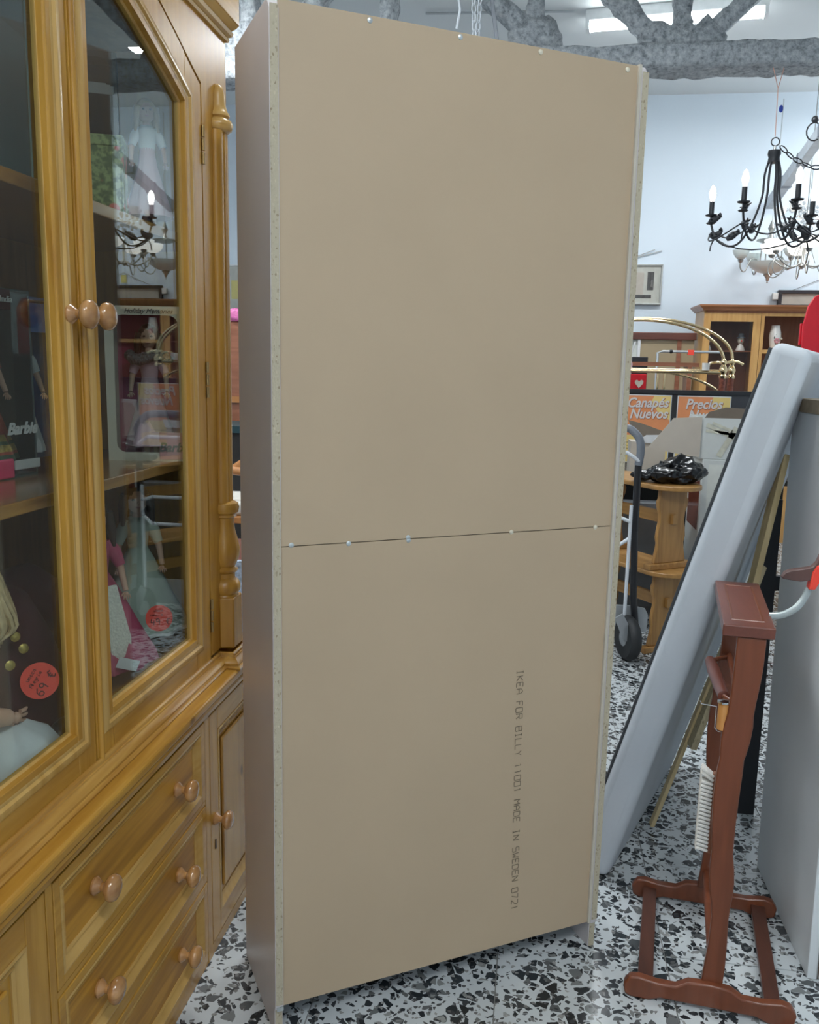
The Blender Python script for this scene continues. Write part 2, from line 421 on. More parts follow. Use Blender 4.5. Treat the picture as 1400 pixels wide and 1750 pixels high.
    def build(s, name, mat, parent=None, bevel=0, smooth=None, local=False, seg=2, recalc=True):
        me = bpy.data.meshes.new(name); me.from_pydata(s.v, [], s.f); me.update()
        if recalc:
            bm = bmesh.new(); bm.from_mesh(me); bmesh.ops.recalc_face_normals(bm, faces=bm.faces); bm.to_mesh(me); bm.free()
        me.materials.append(MATS[mat])
        o = bpy.data.objects.new(name, me); COL.objects.link(o)
        if smooth is not None:
            me.shade_smooth(); me.set_sharp_from_angle(angle=R(smooth))
        if parent is not None:
            o.parent = parent
            if not local: o.matrix_parent_inverse = wm(parent).inverted()
        if bevel:
            b_ = o.modifiers.new('bevel', 'BEVEL'); b_.width = bevel; b_.segments = seg; b_.limit_method = 'ANGLE'; b_.angle_limit = R(40)
        return o
def wm(o):
    m = o.matrix_basis.copy()
    if o.parent: m = wm(o.parent) @ o.matrix_parent_inverse @ m
    return m
def tag(o, label, cat, group=None, kind=None):
    if label: o['label'] = label
    if cat: o['category'] = cat
    if group: o['group'] = group
    if kind: o['kind'] = kind
    return o
def thing(name, label, cat, loc=(0, 0, 0), rotz=0, group=None):
    o = bpy.data.objects.new(name, None); COL.objects.link(o); o.location = loc; o.rotation_euler = (0, 0, rotz)
    o.empty_display_size = .05
    return tag(o, label, cat, group)
def struct(name, mb, mat, parent=None, **k):
    o = mb.build(name, mat, parent, **k); o['kind'] = 'structure'; return o
def copy_tree(o, parent=None):
    c = o.copy(); COL.objects.link(c); c.parent = parent
    if parent: c.matrix_parent_inverse = o.matrix_parent_inverse.copy()
    for ch in list(o.children): copy_tree(ch, c)
    return c
def text(body, size, o, u, v, mat, parent, name='lettering', shear=0, fat=0, depth=.0008, lift=.0006, sx=1.0):
    cu = bpy.data.curves.new('t', 'FONT'); cu.body = body; cu.size = size; cu.extrude = depth; cu.shear = shear; cu.offset = fat
    cu.resolution_u = 4
    ob = bpy.data.objects.new('t', cu); COL.objects.link(ob)
    me = bpy.data.meshes.new_from_object(ob.evaluated_get(bpy.context.evaluated_depsgraph_get()))
    bpy.data.objects.remove(ob)
    u, v = V(u).normalized(), V(v).normalized(); n = u.cross(v); o = V(o) + n * (lift + depth)
    M = Matrix((u * sx, v, n)).transposed().to_4x4(); M.translation = o
    me.transform(M); me.materials.clear(); me.materials.append(MATS[mat]); me.name = name
    ob = bpy.data.objects.new(name, me); COL.objects.link(ob)
    if parent is not None:
        ob.parent = parent; ob.matrix_parent_inverse = wm(parent).inverted()
    return ob
# plain stroke alphabet on a 2 x 3 grid
GL = {'I': [[(.4, 3), (1.6, 3)], [(1, 3), (1, 0)], [(.4, 0), (1.6, 0)]], 'K': [[(0, 3), (0, 0)], [(2, 3), (.1, 1.5), (2, 0)]],
      'E': [[(2, 3), (0, 3), (0, 0), (2, 0)], [(0, 1.6), (1.5, 1.6)]], 'A': [[(0, 0), (0, 2.2), (1, 3), (2, 2.2), (2, 0)], [(0, 1.3), (2, 1.3)]],
      'F': [[(2, 3), (0, 3), (0, 0)], [(0, 1.6), (1.5, 1.6)]], 'O': [[(0, 0), (0, 3), (2, 3), (2, 0), (0, 0)]],
      'R': [[(0, 0), (0, 3), (2, 3), (2, 1.6), (0, 1.6)], [(1, 1.6), (2, 0)]], 'B': [[(0, 0), (0, 3), (2, 3), (2, 0), (0, 0)], [(0, 1.6), (2, 1.6)]],
      'L': [[(0, 3), (0, 0), (2, 0)]], 'Y': [[(0, 3), (1, 1.6), (2, 3)], [(1, 1.6), (1, 0)]], '1': [[(.5, 2.6), (1, 3), (1, 0)]],
      '0': [[(0, 0), (0, 3), (2, 3), (2, 0), (0, 0)]], 'M': [[(0, 0), (0, 3), (1, 1.6), (2, 3), (2, 0)]], 'D': [[(0, 0), (0, 3), (1.5, 3), (2, 2.4), (2, .6), (1.5, 0), (0, 0)]],
      'N': [[(0, 0), (0, 3), (2, 0), (2, 3)]], 'S': [[(2, 3), (0, 3), (0, 1.6), (2, 1.6), (2, 0), (0, 0)]], 'W': [[(0, 3), (.3, 0), (1, 1.5), (1.7, 0), (2, 3)]],
      '7': [[(0, 3), (2, 3), (.8, 0)]], '2': [[(0, 3), (2, 3), (2, 1.6), (0, 0), (2, 0)]], '6': [[(1.8, 3), (.4, 2.2), (0, 1), (.4, 0), (1.5, 0), (1.8, .8), (1.4, 1.5), (.2, 1.3)]],
      '9': [[(1.8, 2.2), (1.2, 3), (.3, 2.8), (.2, 1.9), (1.1, 1.5), (1.8, 2.2), (1.5, 0)]], '4': [[(.5, 3), (.1, 1.3), (1.9, 1.4)], [(1.5, 2.2), (1.4, 0)]],
      '€': [[(2, 2.6), (1, 3), (.4, 1.5), (1, 0), (2, .4)], [(0, 1.9), (1.5, 1.9)], [(0, 1.2), (1.4, 1.2)]],
      'u': [[(0, 2), (.2, .2), (1.3, .2), (1.6, 2), (1.7, 0)]], 'n': [[(0, 0), (.1, 2)], [(.1, 1.2), (1, 2), (1.5, 0)]], 'e': [[(.1, 1), (1.5, 1.2), (.8, 2), (0, 1), (.8, 0), (1.7, .3)]],
      'c': [[(1.5, 1.7), (.6, 2), (0, 1), (.6, 0), (1.6, .3)]], 'a': [[(1.4, 1.6), (.4, 1.8), (.1, .4), (1.4, .6), (1.5, 2), (1.6, 0)]], 'l': [[(.5, 3), (.6, 0)]],
      'g': [[(1.4, 1.6), (.4, 1.8), (.2, .6), (1.4, .8), (1.4, 1.8), (1.3, -1), (.3, -.8)]], 'r': [[(.2, 0), (.2, 2)], [(.2, 1.2), (1.2, 1.9)]], 'i': [[(.6, 0), (.6, 1.8)]],
      'ñ': [[(0, 0), (.1, 2)], [(.1, 1.2), (1, 2), (1.5, 0)], [(.2, 2.6), (1.2, 2.9)]], 'í': [[(.6, 0), (.6, 1.8)], [(.6, 2.3), (1, 2.8)]], ' ': []}
def strokes(body, h, o, u, v, lw, mat, parent, name='lettering', adv=2.9, wx=1.0, gap=.0):
    u, v = V(u).normalized(), V(v).normalized(); n = u.cross(v); o = V(o) + n * .0007; mb = MB(); k = h / 3; x = 0
    for ch in body:
        for pl in GL.get(ch, []):
            for a, b_ in zip(pl, pl[1:]):
                p = o + u * (x + a[0]) * k * wx + v * a[1] * k; q = o + u * (x + b_[0]) * k * wx + v * b_[1] * k
                d = (q - p).normalized()
                p, q = p + d * gap, q - d * gap
                s_ = d.cross(n) * lw / 2
                mb.obox((p + q) / 2, (q - p) / 2, s_, n * .0004)
        x += adv
    return mb.build(name, mat, parent)

# ------------------------------------------------------------------ room
XL, XR, YB, YF = -3.9, 3.6, -2.6, 8.0
struct('wall_back', MB().box(XL, YF, 0, XR, YF + .1, CEIL), 'wall_paint')
struct('wall_left', MB().box(XL - .1, YB, 0, XL, YF, CEIL), 'wall_paint')
struct('wall_right', MB().box(XR, YB, 0, XR + .1, YF, CEIL), 'wall_paint')
struct('wall_front', MB().box(XL, YB - .1, 0, XR, YB, CEIL), 'wall_paint')
struct('ceiling', MB().box(XL, YB, CEIL, XR, YF, CEIL + .1), 'ceiling_paint')
fl = struct('floor', MB().box(XL, YB, -.06, XR, YF, -.003), 'grout')
# terrazzo tiles, 40 cm, joints 2 mm
T = .4; gx, gy = -.03, 1.945
rest = MB(); n_t = 0
for i in range(-10, 10):
    for j in range(-12, 16):
        x0, y0 = gx + i * T, gy + j * T
        x1, y1 = x0 + T, y0 + T
        x0c, y0c, x1c, y1c = max(x0, XL), max(y0, YB), min(x1, XR), min(y1, YF)
        if x1c - x0c < .02 or y1c - y0c < .02: continue
        g = .0013; bx_ = (x0c + g, y0c + g, -.012, x1c - g, y1c - g, 0)
        if -1.3 < x0 < 1.9 and 1.0 < y0 < 5.5:
            t = MB().box(*bx_).build('tile', 'terrazzo', fl); n_t += 1
        else: rest.box(*bx_)
o = rest.build('tile', 'terrazzo', fl); o['kind'] = 'stuff'

# fibre-sprayed roof truss
def lump(mb, name, parent, amp=.018, step=.035, structure=False):
    me = bpy.data.meshes.new(name); me.from_pydata(mb.v, [], mb.f); me.update()
    bm = bmesh.new(); bm.from_mesh(me); bmesh.ops.recalc_face_normals(bm, faces=bm.faces)
    for _ in range(7):
        es = [e for e in bm.edges if e.calc_length() > step * 1.6]
        if not es: break
        bmesh.ops.subdivide_edges(bm, edges=es, cuts=1, use_grid_fill=True)
    bmesh.ops.remove_doubles(bm, verts=bm.verts, dist=1e-5)
    bm.normal_update()
    for v in bm.verts:
        p = v.co
        d = noise.fractal(p * 16, 1.0, 2.0, 3) * amp + noise.noise(p * 45) * amp * .6
        v.co = p + v.normal * (d + amp * .3) + noise.noise_vector(p * 30) * amp * .35
    bmesh.ops.triangulate(bm, faces=bm.faces)
    bm.to_mesh(me); bm.free(); me.materials.append(MATS['sprayed_fibre']); me.shade_smooth()
    o = bpy.data.objects.new(name, me); COL.objects.link(o)
    if parent: o.parent = parent
    return o
TY = 5.3
truss = lump(MB().box(XL + .02, TY, 3.075, XR - .02, TY + .22, 3.19), 'trim_1', None)
truss['kind'] = 'structure'
truss['label'] = 'grey white fibre-sprayed truss beam under the ceiling'
def member(p, q, wd=.10, nm='brace', par=truss, dp=.09): 
    lump(MB().bar((p[0], TY + .11, p[1]), (q[0], TY + .11, q[1]), dp, wd, up=(0, 1, 0)), nm, par)
NODES = [.73, -.09, -.95, -1.80, -2.65, 1.58, 2.45]
for i, nx_ in enumerate(NODES):
    member((nx_, 3.15), (nx_, CEIL), .085, 'post')
member((.62, 3.22), (.10, CEIL + .02), .085); member((.84, 3.22), (1.36, CEIL + .02), .085)
member((-.05, 3.26), (-.62, CEIL), .085)
member((-1.95, 3.22), (-2.5, CEIL + .02), .085); member((-1.68, 3.22), (-1.2, CEIL), .085)
lump(MB().prism([(.50, 3.18), (.50, 3.26), (.56, 3.34), (.66, 3.30), (.80, 3.30), (.86, 3.35), (.97, 3.25), (.97, 3.18)], (0, TY + .06, 0), (1, 0, 0), (0, 0, 1), (0, .08, 0)), 'gusset', truss)
lump(MB().prism([(-.2, 3.18), (-.25, 3.30), (-.16, 3.37), (-.02, 3.37), (.05, 3.3), (.08, 3.18)], (0, TY + .06, 0), (1, 0, 0), (0, 0, 1), (0, .08, 0)), 'gusset', truss)
lump(MB().prism([(-2.02, 3.18), (-2.02, 3.3), (-1.9, 3.4), (-1.7, 3.4), (-1.6, 3.3), (-1.58, 3.18)], (0, TY + .06, 0), (1, 0, 0), (0, 0, 1), (0, .08, 0)), 'gusset', truss)
# ceiling fluorescent fittings
tube_labels = ['fluorescent tube fitting glowing on the ceiling behind the sprayed truss', 'fluorescent fitting over the pine cabinet', 'fluorescent fitting over the camera side aisle',
               'fluorescent fitting nearest the shop front', 'fluorescent fitting near the right wall', 'fluorescent fitting near the left wall', 'fluorescent fitting above the bare bookcase']
for i, ((x, y), lb) in enumerate(zip(TUBES, tube_labels)):
    t = thing('ceiling_light', lb, 'ceiling light', (x, y, CEIL))
    hl = .56 if i == 0 else .62
    MB().box(x - hl, y - .05, CEIL - .07, x + hl, y + .05, CEIL).build('housing', 'fixture_white', t, bevel=.006)
    for dy in (-.028, .028):
        MB().tube([(x - hl + .03, y + dy, CEIL - .095), (x + hl - .03, y + dy, CEIL - .095)], .019, 12).build('tube', 'tube_glow', t, smooth=50)
    for sx in (-1, 1):
        MB().box(x + sx * (hl - .015) - .012, y - .05, CEIL - .12, x + sx * (hl - .015) + .012, y + .05, CEIL - .06).build('lamp_holder', 'fixture_white', t)
    if i == 0: t.rotation_euler.z = -R(7.5)
x, y = TUBES[0]
tag(MB().tube([(x - .62, y, CEIL - .02), (x - 1.6, y - .05, CEIL - .02)], .008, 8).build('conduit', 'grey_metal', None, smooth=50), 'thin grey conduit running along the ceiling to the glowing tube fitting', 'conduit')

# ------------------------------------------------------------------ the bare bookcase seen from behind
ang = R(58.81)
E1 = V((math.sin(ang), math.cos(ang), 0)); NB = V((E1.y, -E1.x, 0)); ZZ = V((0, 0, 1))  # NB faces the camera
L0 = V((-.479, 1.540, 0)); W_, D_, H_ = .80, .28, 2.016; th_ = .0175
def bk(s, d, z): return L0 + E1 * s - NB * d + ZZ * z   # s along the back, d depth away from the camera
bc = thing('bookcase', 'tall beige bookcase standing with its bare hardboard back to the camera', 'bookcase', bk(W_ / 2, D_ / 2, 0))
def bbox(s0, d0, z0, s1, d1, z1):
    return MB().obox(bk((s0 + s1) / 2, (d0 + d1) / 2, (z0 + z1) / 2), E1 * (s1 - s0) / 2, NB * (d1 - d0) / 2, ZZ * (z1 - z0) / 2)
# side panels: notched at the floor behind, edge banding and raw chipboard edge
for s0 in (0, W_ - th_):
    poly = [(0, .066), (0, H_ - .02), (.015, H_), (D_, H_), (D_, 0), (.006, 0), (.006, .066)]
    sp = MB().prism([(d, z) for d, z in poly], bk(s0, 0, 0), -NB, ZZ, E1 * th_).build('side_panel', 'side_laminate', bc, bevel=.0008)
    MB().obox(bk(s0 + th_ / 2, -.0006, (H_ + .05) / 2 + .006), E1 * (th_ / 2 - .0015), NB * .0008, ZZ * ((H_ - .066 - .024) / 2)).build('raw_edge', 'chip_edge', sp)['label'] = 'raw chipboard rear edge'
    MB().obox(bk(s0 + th_ / 2, .0054, .033), E1 * (th_ / 2 - .0015), NB * .0008, ZZ * .032).build('raw_edge', 'chip_edge', sp)
bbox(th_, .02, H_ - .03, W_ - th_, D_ - .01, H_ - .03 + th_).build('top_panel', 'side_laminate', bc, bevel=.0008)
bbox(th_, .02, .07, W_ - th_, D_ - .01, .07 + th_).build('bottom_panel', 'side_laminate', bc)
bbox(th_, D_ - .035, 0, W_ - th_, D_ - .015, .07).build('plinth', 'side_laminate', bc)
for z in (.40, .74, 1.045, 1.38, 1.70):
    bbox(th_, .02, z - .009, W_ - th_, D_ - .01, z + .009).build('shelf', 'side_laminate', bc)
# back in two hardboard sheets with a hairline joint; strips beside them are the rebate edges
bl = bbox(.0178, .007, .067, W_ - .024, .0105, 1.0488).build('back_panel', 'hardboard', bc)
bu = bbox(.0178, .007, 1.0507, W_ - .024, .0105, 2.014).build('back_panel', 'hardboard', bc)
bbox(W_ - .0245, .001, .067, W_ - th_ - .0004, .0105, 2.016).build('edge_strip', 'banding', bc)
# joint backing (dark line) and nails
bbox(.02, .0107, 1.04, W_ - .02, .0125, 1.06).build('joint_backing', 'card_dark', bc)
for s, z, mt in [(.187, 2.006, 'nail'), (.368, 2.006, 'nail'), (.543, 2.006, 'nail_cream'), (.750, 2.003, 'nail_cream'), (.039, 1.052, 'nail'), (.155, 1.048, 'nail'), (.282, 1.053, 'nail'),
                 (.283, 1.047, 'nail'), (.521, 1.050, 'nail_cream'), (.735, 1.049, 'nail_cream')]:
    MB().lathe([(.0052, 0), (.005, .001), (.003, .002), (0, .0023)], bk(s, .007, z), NB, 12).build('nail', mt, bc, smooth=40)
MB().obox(bk(.010, -.0022, .068), E1 * .007, NB * .001, ZZ * .0045).build('paint_spot', 'nail', bc)
tilt = R(1.2)
ud = (-ZZ * math.cos(tilt) + E1 * math.sin(tilt)).normalized(); vd = (E1 * math.cos(tilt) + ZZ * math.sin(tilt)).normalized()
nchar = len('IKEA FOR BILLY 11001 MADE IN SWEDEN 0721'); hh = .0165
adv = .590 / nchar / (hh / 3)
strokes('IKEA FOR BILLY 11001 MADE IN SWEDEN 0721', hh, bk(.549, .007, .738), ud, vd, .0013, 'ink', bl, adv=adv, wx=1.0, gap=.0006)

# ------------------------------------------------------------------ pine display cabinet
XC = -.74                       # plane of the door faces
cab = thing('display_cabinet', 'tall golden pine display cabinet with arched glass doors and drawers', 'cabinet', (-.95, 1.43, 0))
YL, YR_ = .66, 2.045
up_mb = MB()
# carcass: sides, back, top, bottom
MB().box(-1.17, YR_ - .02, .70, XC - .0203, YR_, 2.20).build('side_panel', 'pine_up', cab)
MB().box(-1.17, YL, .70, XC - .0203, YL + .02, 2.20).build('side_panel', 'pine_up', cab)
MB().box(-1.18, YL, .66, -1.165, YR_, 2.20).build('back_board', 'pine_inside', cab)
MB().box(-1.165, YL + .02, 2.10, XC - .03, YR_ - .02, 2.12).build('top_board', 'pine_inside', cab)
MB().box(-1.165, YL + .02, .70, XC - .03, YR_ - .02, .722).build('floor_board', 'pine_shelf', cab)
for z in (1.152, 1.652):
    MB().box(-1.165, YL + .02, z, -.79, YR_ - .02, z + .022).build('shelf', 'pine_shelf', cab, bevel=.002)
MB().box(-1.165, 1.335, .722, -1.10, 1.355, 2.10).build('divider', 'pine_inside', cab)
# arch helper: outline of the double arch, (y, z), for a half on the right of the doors' meeting line
YM = 1.342
ARC_O = [(1.888, 1.983), (1.832, 2.006), (1.770, 2.034), (1.690, 2.067), (1.60, 2.10), (1.48, 2.125), (YM + .002, 2.135)]
ARC_G = [(1.803, 1.925), (1.752, 1.948), (1.690, 1.973), (1.61, 2.004), (1.52, 2.035), (1.45, 2.05), (1.402, 2.057)]
mir = lambda pts: [(2 * YM - y, z) for y, z in pts]
# face frame with arched opening: right post, left post, frieze over the arch
fr = MB().prism([(1.8925, .70), (YR_, .70), (YR_, 2.20), (YL, 2.20), (YL, .70), (2 * YM - 1.8925, .70)] +
                [(y, z) for y, z in mir([(1.8925, 1.984)] + [(a, b + .006) for a, b in ARC_O[1:]])] + [(a, b + .006) for a, b in ARC_O[1:]][::-1] + [(1.8925, 1.986)],
                (XC, 0, 0), (0, 1, 0), (0, 0, 1), (-.02, 0, 0)).build('face_frame', 'pine_up', cab)
MB().box(XC - .022, 1.88, .72, XC - .03, 1.90, 1.98).build('rebate', 'pine_inside', fr)
MB().prism([(1.87, 1.97)] + [(a - .0, b - .012) for a, b in ARC_O[1:]] + [(a, b + .03) for a, b in ARC_O[1:]][::-1] + [(1.89, 2.01)], (XC - .021, 0, 0), (0, 1, 0), (0, 0, 1), (-.006, 0, 0)).build('rebate', 'pine_inside', fr)
# doors
def door(side):
    s = 1 if side == 'r' else -1
    f = (lambda y: y) if s == 1 else (lambda y: 2 * YM - y)
    # frame = outer polygon with glass hole, as quads strips: bottom rail, stiles, arched top rail
    th_d = .022
    d = MB().prism([(f(1.405), .688), (f(1.345), .688), (f(1.345), ARC_O[-1][1] - .001), (f(1.405), 2.133)], (XC, 0, 0), (0, 1, 0), (0, 0, 1), (-th_d, 0, 0)).build('door', 'pine_up', cab, bevel=.004, seg=3)
    MB().prism([(f(1.803), .688), (f(1.888), .688), (f(1.888), 1.982), (f(1.832), 2.0055), (f(1.803), 2.019)], (XC, 0, 0), (0, 1, 0), (0, 0, 1), (-th_d, 0, 0)).build('stile', 'pine_up', d, bevel=.002)
    MB().box(XC - th_d, f(1.4052), .688, XC, f(1.8028), .768).build('rail', 'pine_knotty', d, bevel=.001)
    og = ARC_O; gg = ARC_G
    def zi(arc, y):
        for (a, za), (b, zb) in zip(arc, arc[1:]):
            if b <= y <= a: return zb + (za - zb) * (y - b) / (a - b)
        return arc[-1][1] if y < arc[-1][0] else arc[0][1]
    ys = [1.8028, 1.77, 1.74, 1.70, 1.66, 1.61, 1.56, 1.51, 1.46, 1.4052]
    MB().prism([(f(y), zi(og, y)) for y in ys] + [(f(y), zi(gg, y)) for y in ys[::-1]], (XC, 0, 0), (0, 1, 0), (0, 0, 1), (-th_d, 0, 0)).build('rail', 'pine_up', d)
    # glass moulding round the opening (mitred): a = outward
    path = [(1.402, .768), (1.803, .768)] + [(y, z) for y, z in gg] 
    P3 = [V((XC, f(y), z)) for y, z in path]
    prof = [(-.004, -.022), (-.004, -.014), (.004, -.009), (.008, -.002), (.014, .001), (.018, .0005), (.022, .0045), (.030, .0045), (.036, .0015), (.038, -.003), (.038, -.022)]
    if s == -1: P3 = P3[::-1]
    MB().sweep(P3, prof, (1, 0, 0), closed=True).build('glazing_bead', 'pine_mould_up' , d, smooth=35)
    # pane
    pg = [(f(1.398), .764), (f(1.807), .764)] + [(f(y + .003), z + .004) for y, z in gg]
    MB().prism(pg, (XC - .015, 0, 0), (0, 1, 0), (0, 0, 1), (-.003, 0, 0)).build('glass_pane', 'pane_glass', d)
    return d
dR = door('r'); dL = door('l')
# rounded lipping that closes the gap, on the right door's meeting stile
MB().tube([(XC + .001, 1.352, .69), (XC + .001, 1.352, 2.13)], .006, 10).build('astragal', 'pine_up', dR, smooth=50)
# keyhole escutcheon
ke = MB().lathe([(.007, 0), (.007, .0015), (0, .0015)], (XC, 1.372, 1.417), (1, 0, 0), 12); ke.box(XC, 1.368, 1.398, XC + .0015, 1.376, 1.414)
ke.build('keyhole_plate', 'old_brass', dR)
MB().box(XC + .0012, 1.3705, 1.402, XC + .0022, 1.3735, 1.418).build('keyhole', 'dark_void', dR)
KP = [(.0, 0), (.015, 0), (.016, .004), (.012, .009), (.0075, .014), (.008, .019), (.016, .024), (.0225, .030), (.0235, .036), (.020, .042), (.012, .0455), (0, .0465)]
def knob(y, z, x=XC, par=None, k=1.0, mat='pine_knob'):
    return MB().lathe([(r * k, a * k) for r, a in KP], (x, y, z), (1, 0, 0), 22).build('knob', mat, par, smooth=45)
knob(1.312, 1.466, par=dL); knob(1.372, 1.466, par=dR)
# hinges
for z in (1.86, 1.355, .80):
    for dz in (-.028, 0, .028):
        MB().tube([(XC + .003, 1.8905, z - .012 + dz), (XC + .003, 1.8905, z + .012 + dz)], .0038, 8).build('hinge', 'old_brass', dR, smooth=50)
# cornice, returned round the right end
cpath = [V((XC, YL - .0, 2.12)), V((XC, YR_, 2.12)), V((-1.17, YR_, 2.12))]
cprof = [(0, 0), (.006, .0), (.008, .006), (.006, .010), (.013, .014), (.015, .022), (.012, .026), (.020, .034), (.024, .040), (.024, .075), (0, .075)]
sw = MB().sweep(cpath, [(a, b) for a, b in cprof[:9]] + [(0, .040)], (0, 0, 1)); sw.build('cornice_moulding', 'pine_mould', cab, smooth=30)
MB().sweep(cpath, [(0, .0405), (.026, .0405), (.026, .10), (0, .10)], (0, 0, 1)).build('cornice_board', 'pine_along', cab, bevel=.002)
MB().box(-1.17, YL, 2.20, XC, YR_, 2.218).build('cornice_lid', 'pine_along', cab)
# applied half column
CX, CY = XC + .002, 1.985
colm = MB().lathe([(0.004, 2.012), (.012, 2.005), (.016, 1.99), (.018, 1.965), (.022, 1.952), (.026, 1.948), (.027, 1.942), (.022, 1.938), (.031, 1.932), (.034, 1.922), (.031, 1.912), (.024, 1.908)][::-1], (CX, CY, 0), (0, 0, 1), 20).build('finial', 'pine_mould_up', cab, smooth=45)
colm['label'] = 'turned finial on the corner column'
sh = MB()
for dy in (-.0155, .0155):
    sh.tube([(CX, CY + dy, 1.06), (CX, CY + dy, 1.91)], .0165, 14)
sh.tube([(CX + .010, CY, 1.06), (CX + .010, CY, 1.91)], .0075, 10)
sh.build('column_shaft', 'pine_up', cab, smooth=50)
bp = [(.026, 1.062), (.034, 1.058), (.037, 1.048), (.034, 1.036), (.027, 1.031), (.030, 1.026), (.024, 1.022), (.023, 1.012), (.026, .99), (.033, .965), (.037, .945), (.035, .925), (.027, .905), (.024, .900), (.032, .894), (.030, .888), (.024, .884), (.024, .872), (.032, .866), (.037, .855), (.037, .842), (.031, .832), (.033, .827)]
MB().lathe(bp[::-1], (CX, CY, 0), (0, 0, 1), 24).build('baluster', 'pine_up', cab, smooth=40)
MB().prism([(-.038, -.001), (-.030, .034), (.030, .034), (.038, -.001)], (XC, CY, .70), (0, 1, 0), (1, 0, 0), (0, 0, .127)).build('column_block', 'pine_up', cab, bevel=.004, seg=3)
# base moulding of the upper part, stepping out round the block and the right end
bpath = [V((XC, YL, .66)), V((XC, CY - .044, .66)), V((XC + .034, CY - .044, .66)), V((XC + .034, CY + .042, .66)), V((XC, YR_ + .001, .66)), V((-1.17, YR_ + .001, .66))]
bprof = [(0, -.002), (.028, -.002), (.029, .003), (.026, .006), (.022, .007), (.0225, .012), (.018, .019), (.011, .023), (.010, .0255), (.0075, .026), (.006, .031), (.003, .034), (0, .034)]
MB().sweep([V((p.x + 0, p.y, .661)) for p in bpath], bprof, (0, 0, 1)).build('base_moulding', 'pine_rail_mould', cab, smooth=28)
# lower part
XB = -.70; LY0, LY1 = .58, 2.19
ct = MB().box(-1.18, LY0, .6372, XB + .018, LY1 + .018, .660); ct.build('countertop', 'pine_knotty', cab, bevel=.007, seg=3)
MB().sweep([V((XB, LY0, .604)), V((XB, LY1, .604)), V((-1.18, LY1, .604))], [(0, .0325), (.014, .0325), (.015, .026), (.012, .020), (.010, .012), (.004, .006), (0, .0)], (0, 0, 1)).build('counter_moulding', 'pine_along', cab, smooth=30)
MB().box(-1.18, LY1 - .02, 0, XB - .0203, LY1, .637).build('side_panel', 'pine_up', cab)
MB().box(-1.18, LY0, 0, -1.165, LY1 - .02, .637).build('back_board', 'pine_inside', cab)
DY0, DY1 = 1.115, 1.735
for y0, y1 in ((DY0 - .018, DY0), (DY1, DY1 + .028), (LY1 - .0215, LY1)): MB().box(XB - .02, y0, 0, XB, y1, .637).build('face_post', 'pine_up', cab, bevel=.001)
for z0, z1 in ((.0, .030), (.212, .2225), (.402, .4125), (.604, .637)): MB().box(XB - .02, DY0, z0, XB - .001, DY1, z1).build('face_rail', 'pine_along', cab)
for y0, y1 in ((1.763, 2.1685), (LY0, 1.097)):
    MB().box(XB - .02, y0, 0, XB - .001, y1, .028).build('face_rail', 'pine_along', cab)
MB().box(-1.16, DY0, .0, XB - .03, DY1, .60).build('inner_box', 'dark_void', cab)
def moulded(y0, y1, z0, z1, par, x, prof, mat, mb=None):
    MB().sweep([V((x, y0, z0)), V((x, y1, z0)), V((x, y1, z1)), V((x, y0, z1))], prof, (1, 0, 0), closed=True).build('moulding', mat, par, smooth=30)
DPROF = [(0, -.012), (-.026, -.012), (-.026, -.009), (-.021, -.006), (-.019, -.0095), (-.012, -.0035), (-.008, -.001), (-.004, .002), (0, .001)]
for z0, z1, lb in ((.415, .601, 'top drawer with knotty streaked front'), (.2245, .400, None), (.032, .2105, None)):
    d = MB().box(XB - .022, DY0 + .002, z0, XB - .010, DY1 - .002, z1).build('drawer', 'pine_drawer', cab)
    rim = MB()
    rim.box(XB - .0099, DY0 + .002, z0, XB + .001, DY0 + .020, z1); rim.box(XB - .0099, DY1 - .022, z0, XB + .001, DY1 - .002, z1)
    rim.box(XB - .0099, DY0 + .020, z0, XB + .001, DY1 - .022, z0 + .016); rim.box(XB - .0099, DY0 + .020, z1 - .016, XB + .001, DY1 - .022, z1)
    rim.build('drawer_rim', 'pine_along', d, bevel=.0015)
    moulded(DY0 + .020, DY1 - .022, z0 + .016, z1 - .016, d, XB, DPROF, 'pine_mould')
    zk = (z0 + z1) / 2
    knob(1.255, zk, XB - .0095, d, 1.0); knob(1.600, zk, XB - .0095, d, 1.0)
for y0, y1, ky in ((1.765, 2.166, 1.790), (.70, 1.095, 1.065)):
    d = MB().box(XB - .022, y0, .030, XB - .012, y1, .601).build('door', 'pine_up', cab)
    s = .052
    for a, b_ in ((y0, y0 + s), (y1 - s, y1)): MB().box(XB - .0118, a, .030, XB, b_, .601).build('stile', 'pine_up', d, bevel=.002)
    for a, b_ in ((.030, .030 + s), (.601 - s, .601)): MB().box(XB - .0118, y0 + s, a, XB - .0002, y1 - s, b_).build('rail', 'pine_along', d, bevel=.002)
    moulded(y0 + s, y1 - s, .030 + s, .601 - s, d, XB, DPROF, 'pine_mould_up')
    MB().box(XB - .0118, y0 + s + .04, .03 + s + .04, XB - .004, y1 - s - .04, .601 - s - .04).build('door_panel', 'pine_up', d, bevel=.005)
    knob(ky, .338, XB, d, .95)
    MB().box(XB, ky - .003, .262, XB + .0015, ky + .003, .285).build('keyhole', 'dark_void', d)

